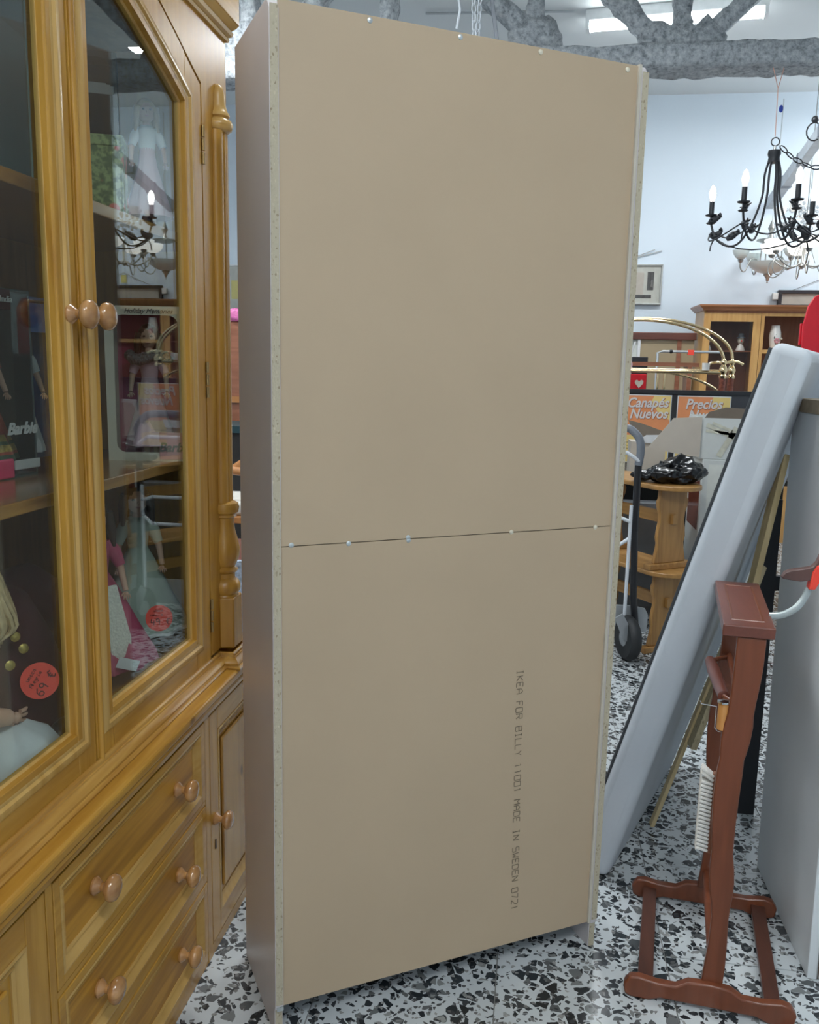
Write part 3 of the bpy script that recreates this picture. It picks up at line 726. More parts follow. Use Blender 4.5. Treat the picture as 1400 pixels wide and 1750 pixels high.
# ------------------------------------------------------------------ price discs on the glass
def disc(p, r, lines, lb, roll=0):
    """round card hung inside the glass, turned towards the aisle"""
    p = V(p); n = (V((0, 0, 1.2)) - p).normalized(); u = ZZ.cross(n).normalized(); v = n.cross(u)
    o = MB().lathe([(0, 0), (r, 0), (r, .0006), (0, .0006)], p, n, 40).build('price_sticker', 'price_red', None)
    tag(o, lb, 'sticker')
    c_, s_ = math.cos(roll), math.sin(roll); u, v = u * c_ + v * s_, v * c_ - u * s_
    for body, dx, dz, h, lw, adv in lines:
        strokes(body, h, p + u * dx + v * dz + n * .0006, u, v, lw, 'pen', o, adv=adv)
disc((-.80, 1.272, .863), .0305, [('uneca', -.010, .014, .0065, .0008, 2.2), ('Alegría', -.016, .004, .0065, .0008, 2.0), ('69 €', -.021, -.017, .014, .0018, 2.4)], 'orange red round price sticker on the maroon doll reading 69 euros', R(56))
disc((-.79, 1.716, .842), .0285, [('uñeca', -.011, .014, .0055, .0007, 2.1), ('nancita', -.018, .005, .0055, .0007, 2.0), ('49 €', -.018, -.015, .014, .0016, 2.3)], 'orange red round price sticker in the right glass door reading 49 euros')

# ------------------------------------------------------------------ dolls and boxes inside the cabinet
def face(mb_par, c, r, fwd, upv):
    fwd = V(fwd).normalized(); upv = V(upv).normalized(); sd = fwd.cross(upv)
    for s in (-1, 1):
        e = MB().ell(c + fwd * r * .86 + sd * s * r * .36 + upv * r * .05, (r * .13, r * .13, r * .10), 8, 6); e.build('eye', 'hair_dark', mb_par, smooth=60)
    MB().ell(c + fwd * r * .98 - upv * r * .22, (r * .12, r * .12, r * .14), 8, 6).build('nose', 'skin', mb_par, smooth=60)
    MB().ell(c + fwd * r * .88 - upv * r * .48, (r * .2, r * .2, r * .06), 8, 6).build('mouth', 'rose', mb_par, smooth=60)
def hand(mb, w_, d, side, k):
    """palm, four fingers and a thumb; w_ wrist, d direction, side sideways vector"""
    w_, d, side = V(w_), V(d).normalized(), V(side).normalized(); nn = d.cross(side)
    mb.ell(w_ + d * .32 * k, (.2 * k, .2 * k, .2 * k), 10, 7)
    for i, (off, ln) in enumerate(((-.24, .50), (-.08, .58), (.08, .55), (.23, .42))):
        b0 = w_ + d * .42 * k + side * off * k
        mb.tube([b0, b0 + d * ln * .45 * k + side * off * .25 * k, b0 + d * ln * .9 * k + side * off * .4 * k - nn * .10 * k], [.085 * k, .075 * k, .05 * k], 8)
    b0 = w_ + d * .2 * k - side * .15 * k
    mb.tube([b0, b0 - side * .25 * k + d * .15 * k, b0 - side * .38 * k + d * .35 * k], [.09 * k, .08 * k, .05 * k], 8)
def doll(name, lb, base_, rotz, H, dress, skirt_r, hair, trims=(), bodice=None, arms=True, lean=0, hairlong=True, grp='dolls in the display cabinet'):
    """standing doll of height H facing local +x; body one skin, dress, hair"""
    root = thing(name, lb, 'doll', base_, rotz, grp)
    hr = H * .085
    b_ = MB()
    b_.tube([(0, -.035 * H, 0), (0, -.035 * H, .24 * H), (0, -.03 * H, .46 * H)], [.018 * H, .025 * H, .035 * H], 10)
    b_.tube([(0, .035 * H, 0), (0, .035 * H, .24 * H), (0, .03 * H, .46 * H)], [.018 * H, .025 * H, .035 * H], 10)
    b_.tube([(0, 0, .42 * H), (0, 0, .50 * H), (0, 0, .62 * H), (0, 0, .74 * H), (0, 0, .78 * H), (0, 0, .84 * H)], [.055 * H, .07 * H, .05 * H, .062 * H, .03 * H, .025 * H], 14)
    b_.build('body', 'skin', root, local=True, smooth=60)
    hd = MB(); hd.ell((0, 0, .90 * H), (hr * .82, hr * .75, hr), 16, 12); hdo = hd.build('head', 'skin', root, local=True, smooth=60)
    c = V((0, 0, .90 * H))
    for s in (-1, 1):
        MB().ell(c + V((hr * .72, s * hr * .3, hr * .05)), (hr * .12, hr * .13, hr * .09), 8, 6).build('eye', 'hair_dark', hdo, local=True, smooth=60)
    MB().ell(c + V((hr * .84, 0, -hr * .2)), (hr * .1, hr * .08, hr * .14), 8, 6).build('nose', 'skin', hdo, local=True, smooth=60)
    MB().ell(c + V((hr * .68, 0, -hr * .5)), (hr * .14, hr * .2, hr * .06), 8, 6).build('mouth', 'rose', hdo, local=True, smooth=60)
    h_ = MB(); h_.ell((-hr * .15, 0, .915 * H), (hr * .88, hr * .9, hr * 1.02), 14, 10)
    if hairlong:
        for k in range(9):
            a = R(70 + 220 * k / 8); x, y = hr * .8 * math.cos(a), hr * .85 * math.sin(a)
            h_.tube([(x, y, .93 * H), (x * 1.15, y * 1.15, .85 * H), (x * 1.3, y * 1.3, .74 * H)], [hr * .3, hr * .3, hr * .14], 8)
    h_.build('hair', hair, root, local=True, smooth=60)
    am = MB()
    for s in (-1, 1):
        sh_ = V((0, s * .065 * H, .765 * H)); el = V((.03 * H, s * .12 * H, .62 * H)); wr = V((.09 * H, s * .13 * H, .50 * H))
        am.tube([sh_, el, wr], [.027 * H, .021 * H, .015 * H], 8)
        hand(am, wr, (wr - el), (0, s, 0), .055 * H)
    am.build('arms', 'skin', root, local=True, smooth=60)
    nf = 11
    wob = lambda a, z: 1 + .07 * math.cos(a * nf + math.sin(a * 3)) * max(0, (.58 * H - z) / (.5 * H))
    z0 = .10 * H
    MB().lathe([(skirt_r, z0), (skirt_r * .97, z0 + .04 * H), (skirt_r * .7, .30 * H), (skirt_r * .42, .48 * H), (.058 * H, .60 * H), (.06 * H, .62 * H)], seg=44, wob=wob).build('skirt', dress, root, local=True, smooth=60)
    bd = MB(); bd.lathe([(.058 * H, .60 * H), (.068 * H, .68 * H), (.078 * H, .75 * H), (.05 * H, .79 * H)], seg=20)
    for s in (-1, 1):
        bd.tube([(0, s * .06 * H, .77 * H), (.012 * H, s * .095 * H, .70 * H), (.03 * H, s * .12 * H, .63 * H)], [.032 * H, .040 * H, .028 * H], 10)
    bd.build('bodice', bodice or dress, root, local=True, smooth=60)
    for (za, zb, mt, k) in trims:
        ra = skirt_r * (1 - .62 * max(0, (za * H - z0)) / (.48 * H - z0)) * k; rb = skirt_r * (1 - .62 * max(0, (zb * H - z0)) / (.48 * H - z0)) * k
        MB().lathe([(ra, za * H), (rb, zb * H)], seg=44, wob=wob).build('trim_band', mt, root, local=True, smooth=60)
    return root
def dollbox(name, lb, c, u, w_, h, d, frame, back, fw=.02, plastic=True, closed_top=True, grp='doll boxes on the cabinet shelves'):
    """window box: c = bottom centre of its front, u = unit vector along the front (viewer's left to right)"""
    c = V(c); u = V(u).normalized(); n = V((u.y, -u.x, 0))   # n points out of the front
    t = thing(name, lb, 'doll box', c - n * d / 2, 0, grp)
    k = .0025
    q = lambda a, b_, z: c + u * a - n * b_ + V((0, 0, z))
    MB().obox(q(0, d - k, h / 2), u * (w_ / 2), n * k, V((0, 0, h / 2))).build('back', back, t)
    s = MB()
    for sg in (-1, 1): s.obox(q(sg * (w_ / 2 - k), d / 2, h / 2), u * k, n * (d / 2 - 2 * k), V((0, 0, h / 2)))
    s.obox(q(0, d / 2, k), u * (w_ / 2 - 2 * k), n * (d / 2 - 2 * k), V((0, 0, k)))
    if closed_top: s.obox(q(0, d / 2, h - k), u * (w_ / 2 - 2 * k), n * (d / 2 - 2 * k), V((0, 0, k)))
    s.build('sides', frame, t)
    # front frame with rounded window
    if fw:
        f = MB(); rr = min(.02, w_ / 6); x1, z1 = w_ / 2 - fw, h - fw
        inner = []
        for cx_, cz_, a0 in ((x1 - rr, z1 - rr, 0), (-x1 + rr, z1 - rr, 90), (-x1 + rr, fw + rr, 180), (x1 - rr, fw + rr, 270)):
            inner += [(cx_ + rr * math.cos(R(a0 + 15 * i)), cz_ + rr * math.sin(R(a0 + 15 * i))) for i in range(7)]
        outer = [(w_ / 2, h), (-w_ / 2, h), (-w_ / 2, 0), (w_ / 2, 0)]
        vs = [q(a, 0, b_) for a, b_ in inner] + [q(a, k, b_) for a, b_ in inner] + [q(a, 0, b_) for a, b_ in outer] + [q(a, k, b_) for a, b_ in outer]
        m_ = len(inner); fs = []
        for i in range(m_):
            fs.append((i, (i + 1) % m_, m_ + (i + 1) % m_, m_ + i))
        for ci in range(4):
            O = 2 * m_ + ci
            for i in range(ci * 7, ci * 7 + 6): fs.append((O, i, i + 1)); fs.append((O + 4, m_ + i + 1, m_ + i))
            j = (ci + 1) % 4; e = ci * 7 + 6; g2 = (e + 1) % m_
            fs.append((O, e, g2, 2 * m_ + j)); fs.append((O + 4, 2 * m_ + 4 + j, m_ + g2, m_ + e))
            fs.append((O, 2 * m_ + j, 2 * m_ + 4 + j, O + 4))
        f.add(vs, fs).build('front_card', frame, t)
    if plastic:
        MB().obox(q(0, k * 1.6, h / 2), u * (w_ / 2 - 2.2 * k), n * .0003, V((0, 0, h / 2 - 2.2 * k))).build('window_film', 'thin_plastic', t)
    return t, q, n
SH1, SH2, FLR = 1.174, 1.674, .722
# cream box, right door, middle shelf (faces the camera)
u1 = V((.89, .455, 0)).normalized()
t, q, n = dollbox('doll_box', 'cream doll box with big window behind the right glass door', (-.848, 1.816, SH1), (.175, .034, 0), .178, .338, .085, 'cream_box', 'magenta_dress', .019)
text('Barbie', .028, q(.022, -.0022, .022), V((.175, .034, 0)), ZZ, 'ink_dark', t, shear=.3, fat=.0008)
MB().obox(q(.056, -.0012, .034), V((.175, .034, 0)).normalized() * .032, n * .0008, ZZ * .030).build('badge', 'rose', t)
text('Holiday Memories', .014, q(-.045, -.0005, .323), V((.175, .034, 0)), ZZ, 'ink_dark', t, shear=.4)
dl = doll('doll', 'doll in a long pink dress with grey fur collar inside the cream window box', q(-.005, .045, .003), R(-70), .30, 'pink_dress', .055, 'hair_dark')
MB().tube([(.022 * math.cos(a) + .004, .042 * math.sin(a), .225 + .006 * math.sin(3 * a)) for a in [2 * PI * k / 14 for k in range(14)]], .013, 8, closed=True).build('fur_collar', 'grey_boa', dl, local=True, smooth=60)
# green floral box and dark box, right door, top shelf
t = thing('gift_box', 'green gift box printed with red flowers on the cabinet top shelf', 'box', (-.86, 1.645, SH2))
MB().obox((-.862, 1.648, SH2 + .068), V((.052, .02, 0)), V((-.02, .052, 0)) * .8, V((0, 0, .0675))).build('box_body', 'floral_card', t, bevel=.002)
MB().obox((-.862, 1.648, SH2 + .13), V((.0535, .0206, 0)), V((-.0206, .0535, 0)) * .82, V((0, 0, .010))).build('box_lid', 'floral_card', t, bevel=.002)
t, q, n = dollbox('doll_box', 'tall dark brown window box behind the floral box on the top shelf', (-.93, 1.74, SH2), (.88, .40, 0), .13, .335, .08, 'box_dark', 'box_dark', .012)
cl = MB()
for a, r in ((-.018, .013), (0, .017), (.018, .013), (-.008, .016), (.010, .015)): cl.obox(q(.028 + a, -.0012, .262 + (r - .014) * .6), u1 * r, n * .0005, ZZ * r * .62)
cl.build('cloud_label', 'white_cloth', t)
doll('doll', 'doll in a white blouse and long lilac skirt on the top shelf of the cabinet', (-.845, 1.845, SH2 + .0), R(-60), .27, 'pink_dress', .05, 'hair_blond', bodice='white_cloth')
# left door, top shelf: teal blister box
ul = V((.14, 1, 0)).normalized()
t, q, n = dollbox('doll_box', 'tall teal plastic-fronted doll box on the left top shelf', (-.90, 1.40, SH2), ul, .17, .36, .10, 'teal', 'teal', 0)
doll('doll', 'doll with a sparkling purple skirt inside the teal box on the left top shelf', q(-.03, .06, .003), R(-30), .30, 'purple_fur', .05, 'hair_blond')
# left door, middle shelf
ul = V((.14, 1, 0)).normalized()
t, q, n = dollbox('doll_box', 'dark green window doll box with pink base on the left middle shelf', (-.955, 1.455, SH1), ul, .17, .345, .10, 'teal_dark', 'teal_dark', 0)
doll('doll', 'doll in a red dress with gold and green hem inside the dark green box', q(.0, .06, .004), R(-25), .31, 'red_dress', .062, 'hair_dark', trims=[(.10, .15, 'green_trim', 1.03), (.15, .19, 'gold_trim', 1.05), (.19, .21, 'green_trim', 1.04), (.21, .25, 'gold_trim', 1.04)])
text('Barbie', .030, q(.0, -.0012, .082), ul, (ZZ + .12 * ul), 'white_cloth', t, shear=.25, fat=.0012)
MB().obox(q(-.035, -.004, .020), ul * .045, n * .003, ZZ * .018).build('base_card', 'hot_pink', t, bevel=.003)
MB().obox(q(.048, -.003, .024), ul * .034, n * .002, ZZ * .009).build('name_plate', 'white_cloth', t, bevel=.002)
MB().obox(q(-.03, -.002, .325), ul * .055, n * .002, ZZ * .018).build('title_card', 'maroon', t)
text('of India', .016, q(-.02, -.0042, .320), ul, ZZ, 'white_cloth', t)
t, q, n = dollbox('doll_box', 'blue-topped window doll box beside the dark green one on the middle shelf', (-.985, 1.615, SH1), ul, .13, .34, .09, 'blue_card', 'teal_dark', 0)
MB().obox(q(0, -.002, .30), ul * .062, n * .002, ZZ * .028).build('title_card', 'blue_card', t)
MB().obox(q(0, -.002, .012), ul * .062, n * .002, ZZ * .012).build('base_card', 'maroon', t)
doll('doll', 'dark-haired doll in a pale grey gown inside the blue-topped box', q(-.005, .045, .004), R(-30), .30, 'white_cloth', .045, 'hair_dark')
# left door, bottom: sitting doll in maroon coat
t = thing('doll', 'large blond doll sitting in a maroon coat with gold buttons', 'doll', (-.93, 1.27, FLR), 0, 'dolls in the display cabinet')
cm = MB(); cm.tube([(-.945, 1.34, .74), (-.94, 1.34, .82), (-.93, 1.32, .90), (-.925, 1.30, .965), (-.925, 1.28, 1.00)], [.13, .13, .11, .085, .03], 20)
cm.tube([(-.95, 1.36, .96), (-.94, 1.46, .955), (-.91, 1.52, .91), (-.88, 1.50, .84)], [.05, .06, .055, .04], 14)
cm.tube([(-.91, 1.24, .94), (-.87, 1.16, .90), (-.85, 1.15, .845)], [.045, .045, .03], 14)
cm.build('coat', 'maroon', t, smooth=60)
hd = MB(); hd.ell((-.885, 1.215, 1.03), (.052, .05, .06)); hd.tube([(-.92, 1.27, .97), (-.90, 1.23, 1.01)], [.022, .022], 10); hdo = hd.build('head', 'skin', t, smooth=60)
face(hdo, V((-.885, 1.215, 1.03)), .055, (.8, -.6, -.1), ZZ)
hm = MB(); hm.ell((-.895, 1.225, 1.04), (.056, .056, .06))
for k in range(70):
    a = R(-60 + 250 * k / 69); dx, dy = .052 * math.cos(a), .052 * math.sin(a); j = random.uniform(-.012, .012)
    hm.tube([(-.895 + dx * .8, 1.225 + dy * .8, 1.07), (-.895 + dx * 1.15, 1.225 + dy * 1.15, 1.02), (-.895 + dx * 1.2 + j, 1.225 + dy * 1.25 + j, .965), (-.895 + dx * 1.0 + j, 1.225 + dy * 1.1 - j, .935 + j)], [.004, .006, .005, .0015], 6, sm=3)
hm.build('hair', 'hair_blond', t, smooth=60)
for y, z in ((1.250, .945), (1.271, .918), (1.232, .902)):
    MB().lathe([(0, 0), (.0075, 0), (.0085, .002), (.006, .004), (0, .0045)], (-.826, y, z), V((.8, -.6, .1)), 12).build('button', 'gold_trim', t, smooth=50)
hb = MB(); hb.tube([(-.84, 1.17, .835), (-.83, 1.225, .815)], [.020, .014], 10); hand(hb, (-.83, 1.228, .813), (.15, .95, -.35), (.3, .2, .9), .048); hb.build('hand', 'skin', t, smooth=60)
sk = MB(); sk.lathe([(.10, 0), (.105, .02), (.085, .05), (.05, .07), (0, .075)], (-.865, 1.235, .724), seg=30, wob=lambda a, z: 1 + .06 * math.cos(9 * a)); sk.build('skirt', 'white_cloth', t, smooth=50)
MB().ell((-.80, 1.345, .745), (.026, .045, .022)).build('shoe', 'black_plastic', t, smooth=60)
MB().ell((-.785, 1.235, .742), (.022, .040, .018)).build('shoe', 'black_plastic', t, smooth=60)
# right door, bottom: magenta and pale green dolls
doll('doll', 'tall doll in a magenta dress with white apron behind the right glass door', (-.90, 1.66, FLR), R(-50), .385, 'magenta_dress', .115, 'hair_dark')
MB().prism([(-.022, .02), (.0, .0), (.022, .012), (.028, .06), (.016, .14), (.012, .17), (-.008, .17), (-.02, .10)], (-.822, 1.600, FLR + .045), V((.5, .87, 0)), V((-.16, .09, 1)), V((.006, -.003, 0))).build('apron', 'lace', None)
ap = COL.objects[-1]
# parent the apron to the magenta doll
mg = [o for o in COL.objects if o.type == 'EMPTY' and 'magenta' in o.get('label', '')][0]
ap.parent = mg; ap.matrix_parent_inverse = wm(mg).inverted()
g = doll('doll', 'doll in a wide pale green dress with a dark belt behind the right glass door', (-.92, 1.895, FLR + .004), R(-58), .385, 'pale_green_dress', .11, 'hair_dark', trims=[(.095, .115, 'white_cloth', 1.02)])
MB().lathe([(.030, .205), (.027, .222)], seg=24).build('belt', 'green_trim', g, local=True, smooth=50)
tag(MB().obox((-.80, 1.585, FLR + .06), V((.015, .014, -.008)), V((.003, .004, .010)), V((.0003, -.0003, 0))).build('paper_tag', 'white_cloth'), 'small white paper tag at the hem of the magenta doll', 'tag')

# ------------------------------------------------------------------ mattress leaning on the white panel
ph = R(21); wN = V((math.cos(ph), -math.sin(ph), 0)); wD = V((math.sin(ph), math.cos(ph), 0))
Bm = V((.252, 2.235, .0)); Tm = V((.636, 2.135, 1.447)); 
um = (Tm - Bm); Lm = um.length; um.normalize(); tn = um.cross(wD).normalized()
if tn.dot(wN) < 0: tn = -tn
tk, wd_ = .095, .80
c0 = Bm - tn * tk / 2 + wD * wd_ / 2 + um * Lm / 2
lowest = .115 * abs(tn.z)
matt = thing('mattress', 'white mattress with black piping leaning between bookcase and white panel', 'mattress', Bm)
mb = MB(); mb.obox(c0, um * Lm / 2, tn * tk / 2, wD * wd_ / 2)
mo = mb.build('cover', 'mattress_cloth', matt, bevel=.026, smooth=50, seg=5)
mz = min(v.co.z for v in mo.data.vertices); 
pp = []
for a, b_ in ((-1, -1), (1, -1), (1, 1), (-1, 1)):
    pp.append(c0 + um * a * (Lm / 2 - .02) - tn * (tk / 2 + .002) + wD * b_ * (wd_ / 2 - .02))
MB().tube([p for i in range(4) for p in (pp[i], pp[i].lerp(pp[(i + 1) % 4], .5))], .0045, 8, closed=True).build('piping', 'piping', matt)
MB().obox(c0 - tn * (tk / 2 + .001), um * (Lm / 2 - .03), tn * .002, wD * (wd_ / 2 - .03)).build('black_side', 'piping', matt)
matt.location.z += 0
# ------------------------------------------------------------------ white panel (stood-up wardrobe carcass)
t = thing('wardrobe_carcass', 'off-white laminate carcass standing upright at the right edge', 'cabinet', (.95, 2.15, 0))
MB().box(.69, 1.922, 0, .712, 2.39, 1.30).build('side_panel', 'wardrobe_white', t, bevel=.002)
MB().box(.712, 1.920, .004, 1.30, 1.936, 1.30).build('front_panel', 'wardrobe_white', t, bevel=.002)
MB().box(.7115, 1.9185, .004, .7145, 1.9195, 1.30).build('edge_band', 'brown_edge', t)
MB().box(.712, 2.37, 0, 1.30, 2.39, 1.30).build('back_panel', 'wardrobe_white', t)
MB().box(1.28, 1.94, 0, 1.30, 2.37, 1.30).build('side_panel', 'wardrobe_white', t)
MB().box(.712, 1.94, 1.28, 1.28, 2.37, 1.30).build('top_panel', 'wardrobe_white', t)
for ch in t.children:      # the carcass leans a little to the left
    for v in ch.data.vertices: v.co.x -= .014 * v.co.z
o = MB().box(.668, 2.14, 1.3005, 1.33, 2.36, 1.334).build('board', 'brown_board', None, bevel=.001); tag(o, 'brown wooden board lying across the top of the white carcass', 'board')

# ------------------------------------------------------------------ battens leaning behind the valet stand
t = thing('timber_batten', 'thin pale wooden batten leaning from the floor, foot bare', 'batten', (.415, 2.55, 0))
MB().bar((.415, 2.545, .012), (.60, 2.50, .70), .012, .024, up=(.1, -1, 0)).build('batten', 'batten', t, bevel=.001)
o = MB().bar((.505, 2.50, .30), (.655, 2.50, .86), .018, .052, up=(.1, -1, 0)).build('chipboard_strip', 'chip_face', None, bevel=.001); tag(o, 'raw chipboard strip leaning over the thin batten', 'strip')
o = MB().bar((.575, 2.455, .45), (.679, 2.455, 1.18), .016, .042, up=(.1, -1, 0)).build('timber_offcut', 'batten', None, bevel=.001); tag(o, 'wide pale pine slat leaning between mattress and white carcass', 'slat')

t = thing('folding_frame', 'black metal frame standing in the shade between valet stand and white carcass', 'frame', (.75, 2.72, 0))
MB().box(.702, 2.69, 0, .752, 2.71, 1.02).build('frame_bar', 'black_metal', t)
MB().box(1.00, 2.69, 0, 1.05, 2.71, 1.02).build('frame_bar', 'black_metal', t)
MB().box(.752, 2.69, .74, 1.00, 2.71, .785).build('cross_bar', 'black_metal', t)
# ------------------------------------------------------------------ valet stand
vst = thing('valet_stand', 'reddish mahogany clothes valet stand with grooved tray top', 'valet stand', (.47, 1.97, 0), 0)
va = R(-7); e1 = V((math.cos(va), math.sin(va), 0)); e2 = V((-math.sin(va), math.cos(va), 0))
Vf = V((.438, 1.782, 0)); Vr = V((.498, 2.17, 0)); ax = (Vr - Vf).normalized()
lean = V((.020, -.002, 1)).normalized()
def foot(c):
    pr = [(-.178, .006), (-.182, .03), (-.17, .048), (-.15, .052), (-.11, .046), (-.07, .046), (-.045, .062), (0, .066), (.045, .062), (.07, .046), (.11, .046), (.15, .052), (.17, .048), (.182, .03), (.178, .006), (.165, 0), (.125, 0), (.10, .010), (-.10, .010), (-.125, 0), (-.165, 0)]
    return MB().prism(pr, V(c) - ax * .011, e1, ZZ, ax * .022)
foot(Vf).build('foot', 'mahogany', vst, bevel=.004, smooth=35); foot(Vr).build('foot', 'mahogany', vst, bevel=.004, smooth=35)
for s in (-.135, .135):
    MB().bar(Vf + e1 * s + ax * .011 + ZZ * .026, Vr + e1 * s - ax * .011 + ZZ * .026, .034, .016).build('stretcher', 'mahogany_dark', vst, bevel=.002)
def postpoly(k=1.0):
    # half widths by height: narrow at base, swelling at a third, waist, bulge, slim neck
    L = [(.06, .027), (.10, .026), (.16, .023), (.22, .021), (.255, .024), (.28, .029), (.31, .031), (.34, .030), (.375, .026), (.44, .029), (.50, .031), (.56, .031), (.59, .029), (.605, .032), (.635, .035), (.665, .035), (.69, .031), (.72, .031), (.76, .033), (.80, .034), (.859, .034)]
    # edges wander: S curve of the centre line
    ctr = lambda z: .008 * math.sin(z * 9.5) 
    return [(ctr(z) - w_ * k, z) for z, w_ in L] + [(ctr(z) + w_ * k, z) for z, w_ in L[::-1]]
for c, kk in ((Vf, .83), (Vr, .83)):
    MB().prism(postpoly(kk), c + (ax * .003 if c is Vf else -ax * .0), e1, lean, ax * (.018 if c is Vf else -.018)).build('upright', 'mahogany', vst, bevel=.003, smooth=35)
tc_ = (Vf + Vr) / 2 + lean * .872
tx, ty = .051, .198
tr = MB().obox(tc_ + ZZ * .0, e1 * tx, ax * ty, lean * .0125).build('tray', 'mahogany_flat', vst, bevel=.003)
g_ = MB()
MB().sweep([tc_ + lean * .0126 + e1 * a * .030 + ax * b_ * .155 for a, b_ in ((-1, -1), (1, -1), (1, 1), (-1, 1))], [(-.003, 0), (-.002, .0015), (.002, .0015), (.003, 0)], lean, closed=True).build('groove_bead', 'mahogany', tr)
for z, r_ in ((.14, .008), (.10, .008)):
    pass
MB().tube([Vf + lean * .105 + ax * .02, Vr + lean * .105 - ax * .02], .009, 12).build('rail', 'mahogany', vst, smooth=50)
MB().tube([Vf + lean * .70 + ax * .02 - e1 * .0, Vr + lean * .70 - ax * .02], [.008, .008], 12).build('rail', 'mahogany', vst, smooth=50)
# trouser bar sticking out on the left, in front
p0 = V((.428, 1.83, .712)); p1 = V((.452, 2.10, .70))
arm = MB().tube([p1, p1.lerp(p0, .3), p1.lerp(p0, .7), p0], [.012, .015, .014, .012], 12).build('trouser_bar', 'mahogany_flat', vst, smooth=50)
MB().tube([p1, Vr + lean * .70 - ax * .03], .006, 8).build('bar_peg', 'mahogany', vst, smooth=50)
MB().tube([p0, Vf + lean * .705 + ax * .012], .006, 8).build('bar_peg', 'mahogany', vst, smooth=50)
cl = V((.423, 1.80, .687))
rw = thing('lint_roller', 'small orange lint roller held by a wire clip on the valet stand', 'roller', cl)
MB().tube([cl + ZZ * .022, cl - ZZ * .036], .0115, 16).build('roll', 'bottle_orange', rw, smooth=50)
MB().lathe([(0, 0), (.0135, 0), (.0135, .004), (0, .006)], cl + ZZ * .022, (0, 0, 1), 16).build('cap', 'chrome', rw, smooth=50)
MB().tube([cl + e1 * .0145 + ZZ * .028, cl + e1 * .0145 - ZZ * .036, cl + e1 * .008 - ZZ * .043, cl - e1 * .008 - ZZ * .043, cl - e1 * .0145 - ZZ * .036, cl - e1 * .0145 + ZZ * .012, cl - e1 * .045 + ZZ * .014, cl - e1 * .047 + ZZ * .020], .0011, 6).build('wire_clip', 'chrome', rw)
# clothes brush hanging on the front upright
bx0 = V((.434, 1.835, 0))
br = thing('clothes_brush', 'long clothes brush with white bristles hanging on the valet stand', 'brush', bx0 + ZZ * .34)
MB().bar(bx0 + ZZ * .345, bx0 + ZZ * .535, .016, .026, up=e1).build('brush_back', 'brush_back', br, bevel=.004)
bri = MB()
for k in range(20):
    z = .352 + k * .0092
    for yy in (-.008, 0, .008):
        a0 = bx0 + ZZ * z - e1 * .012 + ax * yy
        bri.tube([a0, a0 - e1 * .024 + ZZ * (.006 + (.012 if k > 17 else 0)) + ax * yy * .3], [.0034, .0041], 6)
bri.build('bristles', 'bristle', br)
MB().bar(bx0 + ZZ * .352 - e1 * .037, bx0 + ZZ * .535 - e1 * .037, .022, .003, up=e1).build('bristle_tips', 'bristle', br, bevel=.002)
MB().tube([bx0 + ZZ * .53, bx0 + ZZ * .548, bx0 + ZZ * .55 - ax * .02, Vf + ZZ * .55 + ax * .015], .0012, 6).build('hook', 'chrome', br)

# ------------------------------------------------------------------ hanger with red tape on the carcass
hg = thing('clothes_hanger', 'brown wooden hanger with red tape and a pale curved metal strip', 'hanger', (.72, 1.86, .95))
yy = 1.87
hp = [(-.058, .003), (-.052, .014), (-.040, .020), (-.018, .024), (.0, .028), (.010, .040), (.022, .075), (.045, .10), (.060, .10), (.040, .05), (.026, .012), (.016, .000), (-.004, -.001), (-.02, -.004), (-.04, -.002), (-.056, .000)]
MB().prism([(a * 1.0, b * 1.0) for a, b in hp], (.594, yy, .966), (1, 0, 0), (0, 0, 1), (0, .018, 0)).build('arm', 'hanger_wood', hg, bevel=.003, smooth=40)
MB().prism([(-.004, -.018), (.010, -.018), (.018, .0), (.030, .024), (.032, .034), (.010, .036), (.001, .020)], (.594, yy - .003, .964), (1, 0, 0), (0, 0, 1), (0, .022, 0)).build('red_tape', 'red_tape', hg, bevel=.003)
MB().tube([(.594, yy + .008, .948), (.585, yy + .005, .925), (.570, yy, .905), (.552, yy, .892), (.536, yy, .886), (.5165, yy, .884)], .0075, 10, flat=.35, sm=4).build('metal_strip', 'strip_pale', hg, smooth=50)

# ------------------------------------------------------------------ red plastic thing over the mattress top
t = thing('red_plastic_chair', 'translucent red plastic chair back with ribs rising behind the mattress', 'chair', (1.06, 3.45, 0))
MB().prism([(-.055, 0), (-.062, .18), (-.05, .25), (-.03, .285), (0, .30), (.06, .30), (.14, .285), (.17, .24), (.17, 0)], (1.03, 3.42, 1.39), (1, 0, 0), (0, 0, 1), (0, .012, 0)).build('backrest', 'red_plastic', t, bevel=.003, smooth=40)
for k in range(5):
    MB().box(.985 + k * .045, 3.41, 1.30, .995 + k * .045, 3.43, 1.395).build('rib', 'red_plastic', t)
MB().box(.965, 3.44, 1.50, 1.20, 3.452, 1.58).build('rear_shell', 'red_plastic', t, bevel=.003)
for x in (1.24, 1.34):
    MB().tube([(x, 3.46, 0), (x, 3.45, .8), (x - .1, 3.436, 1.40)], .011, 10).build('leg', 'red_plastic', t, smooth=50)
t = thing('dark_crate', 'black crate partly hidden behind the mattress top', 'crate', (1.25, 3.2, 0))
MB().box(1.03, 3.1, 0, 1.45, 3.35, 1.415).build('crate_body', 'black_plastic', t, bevel=.01)

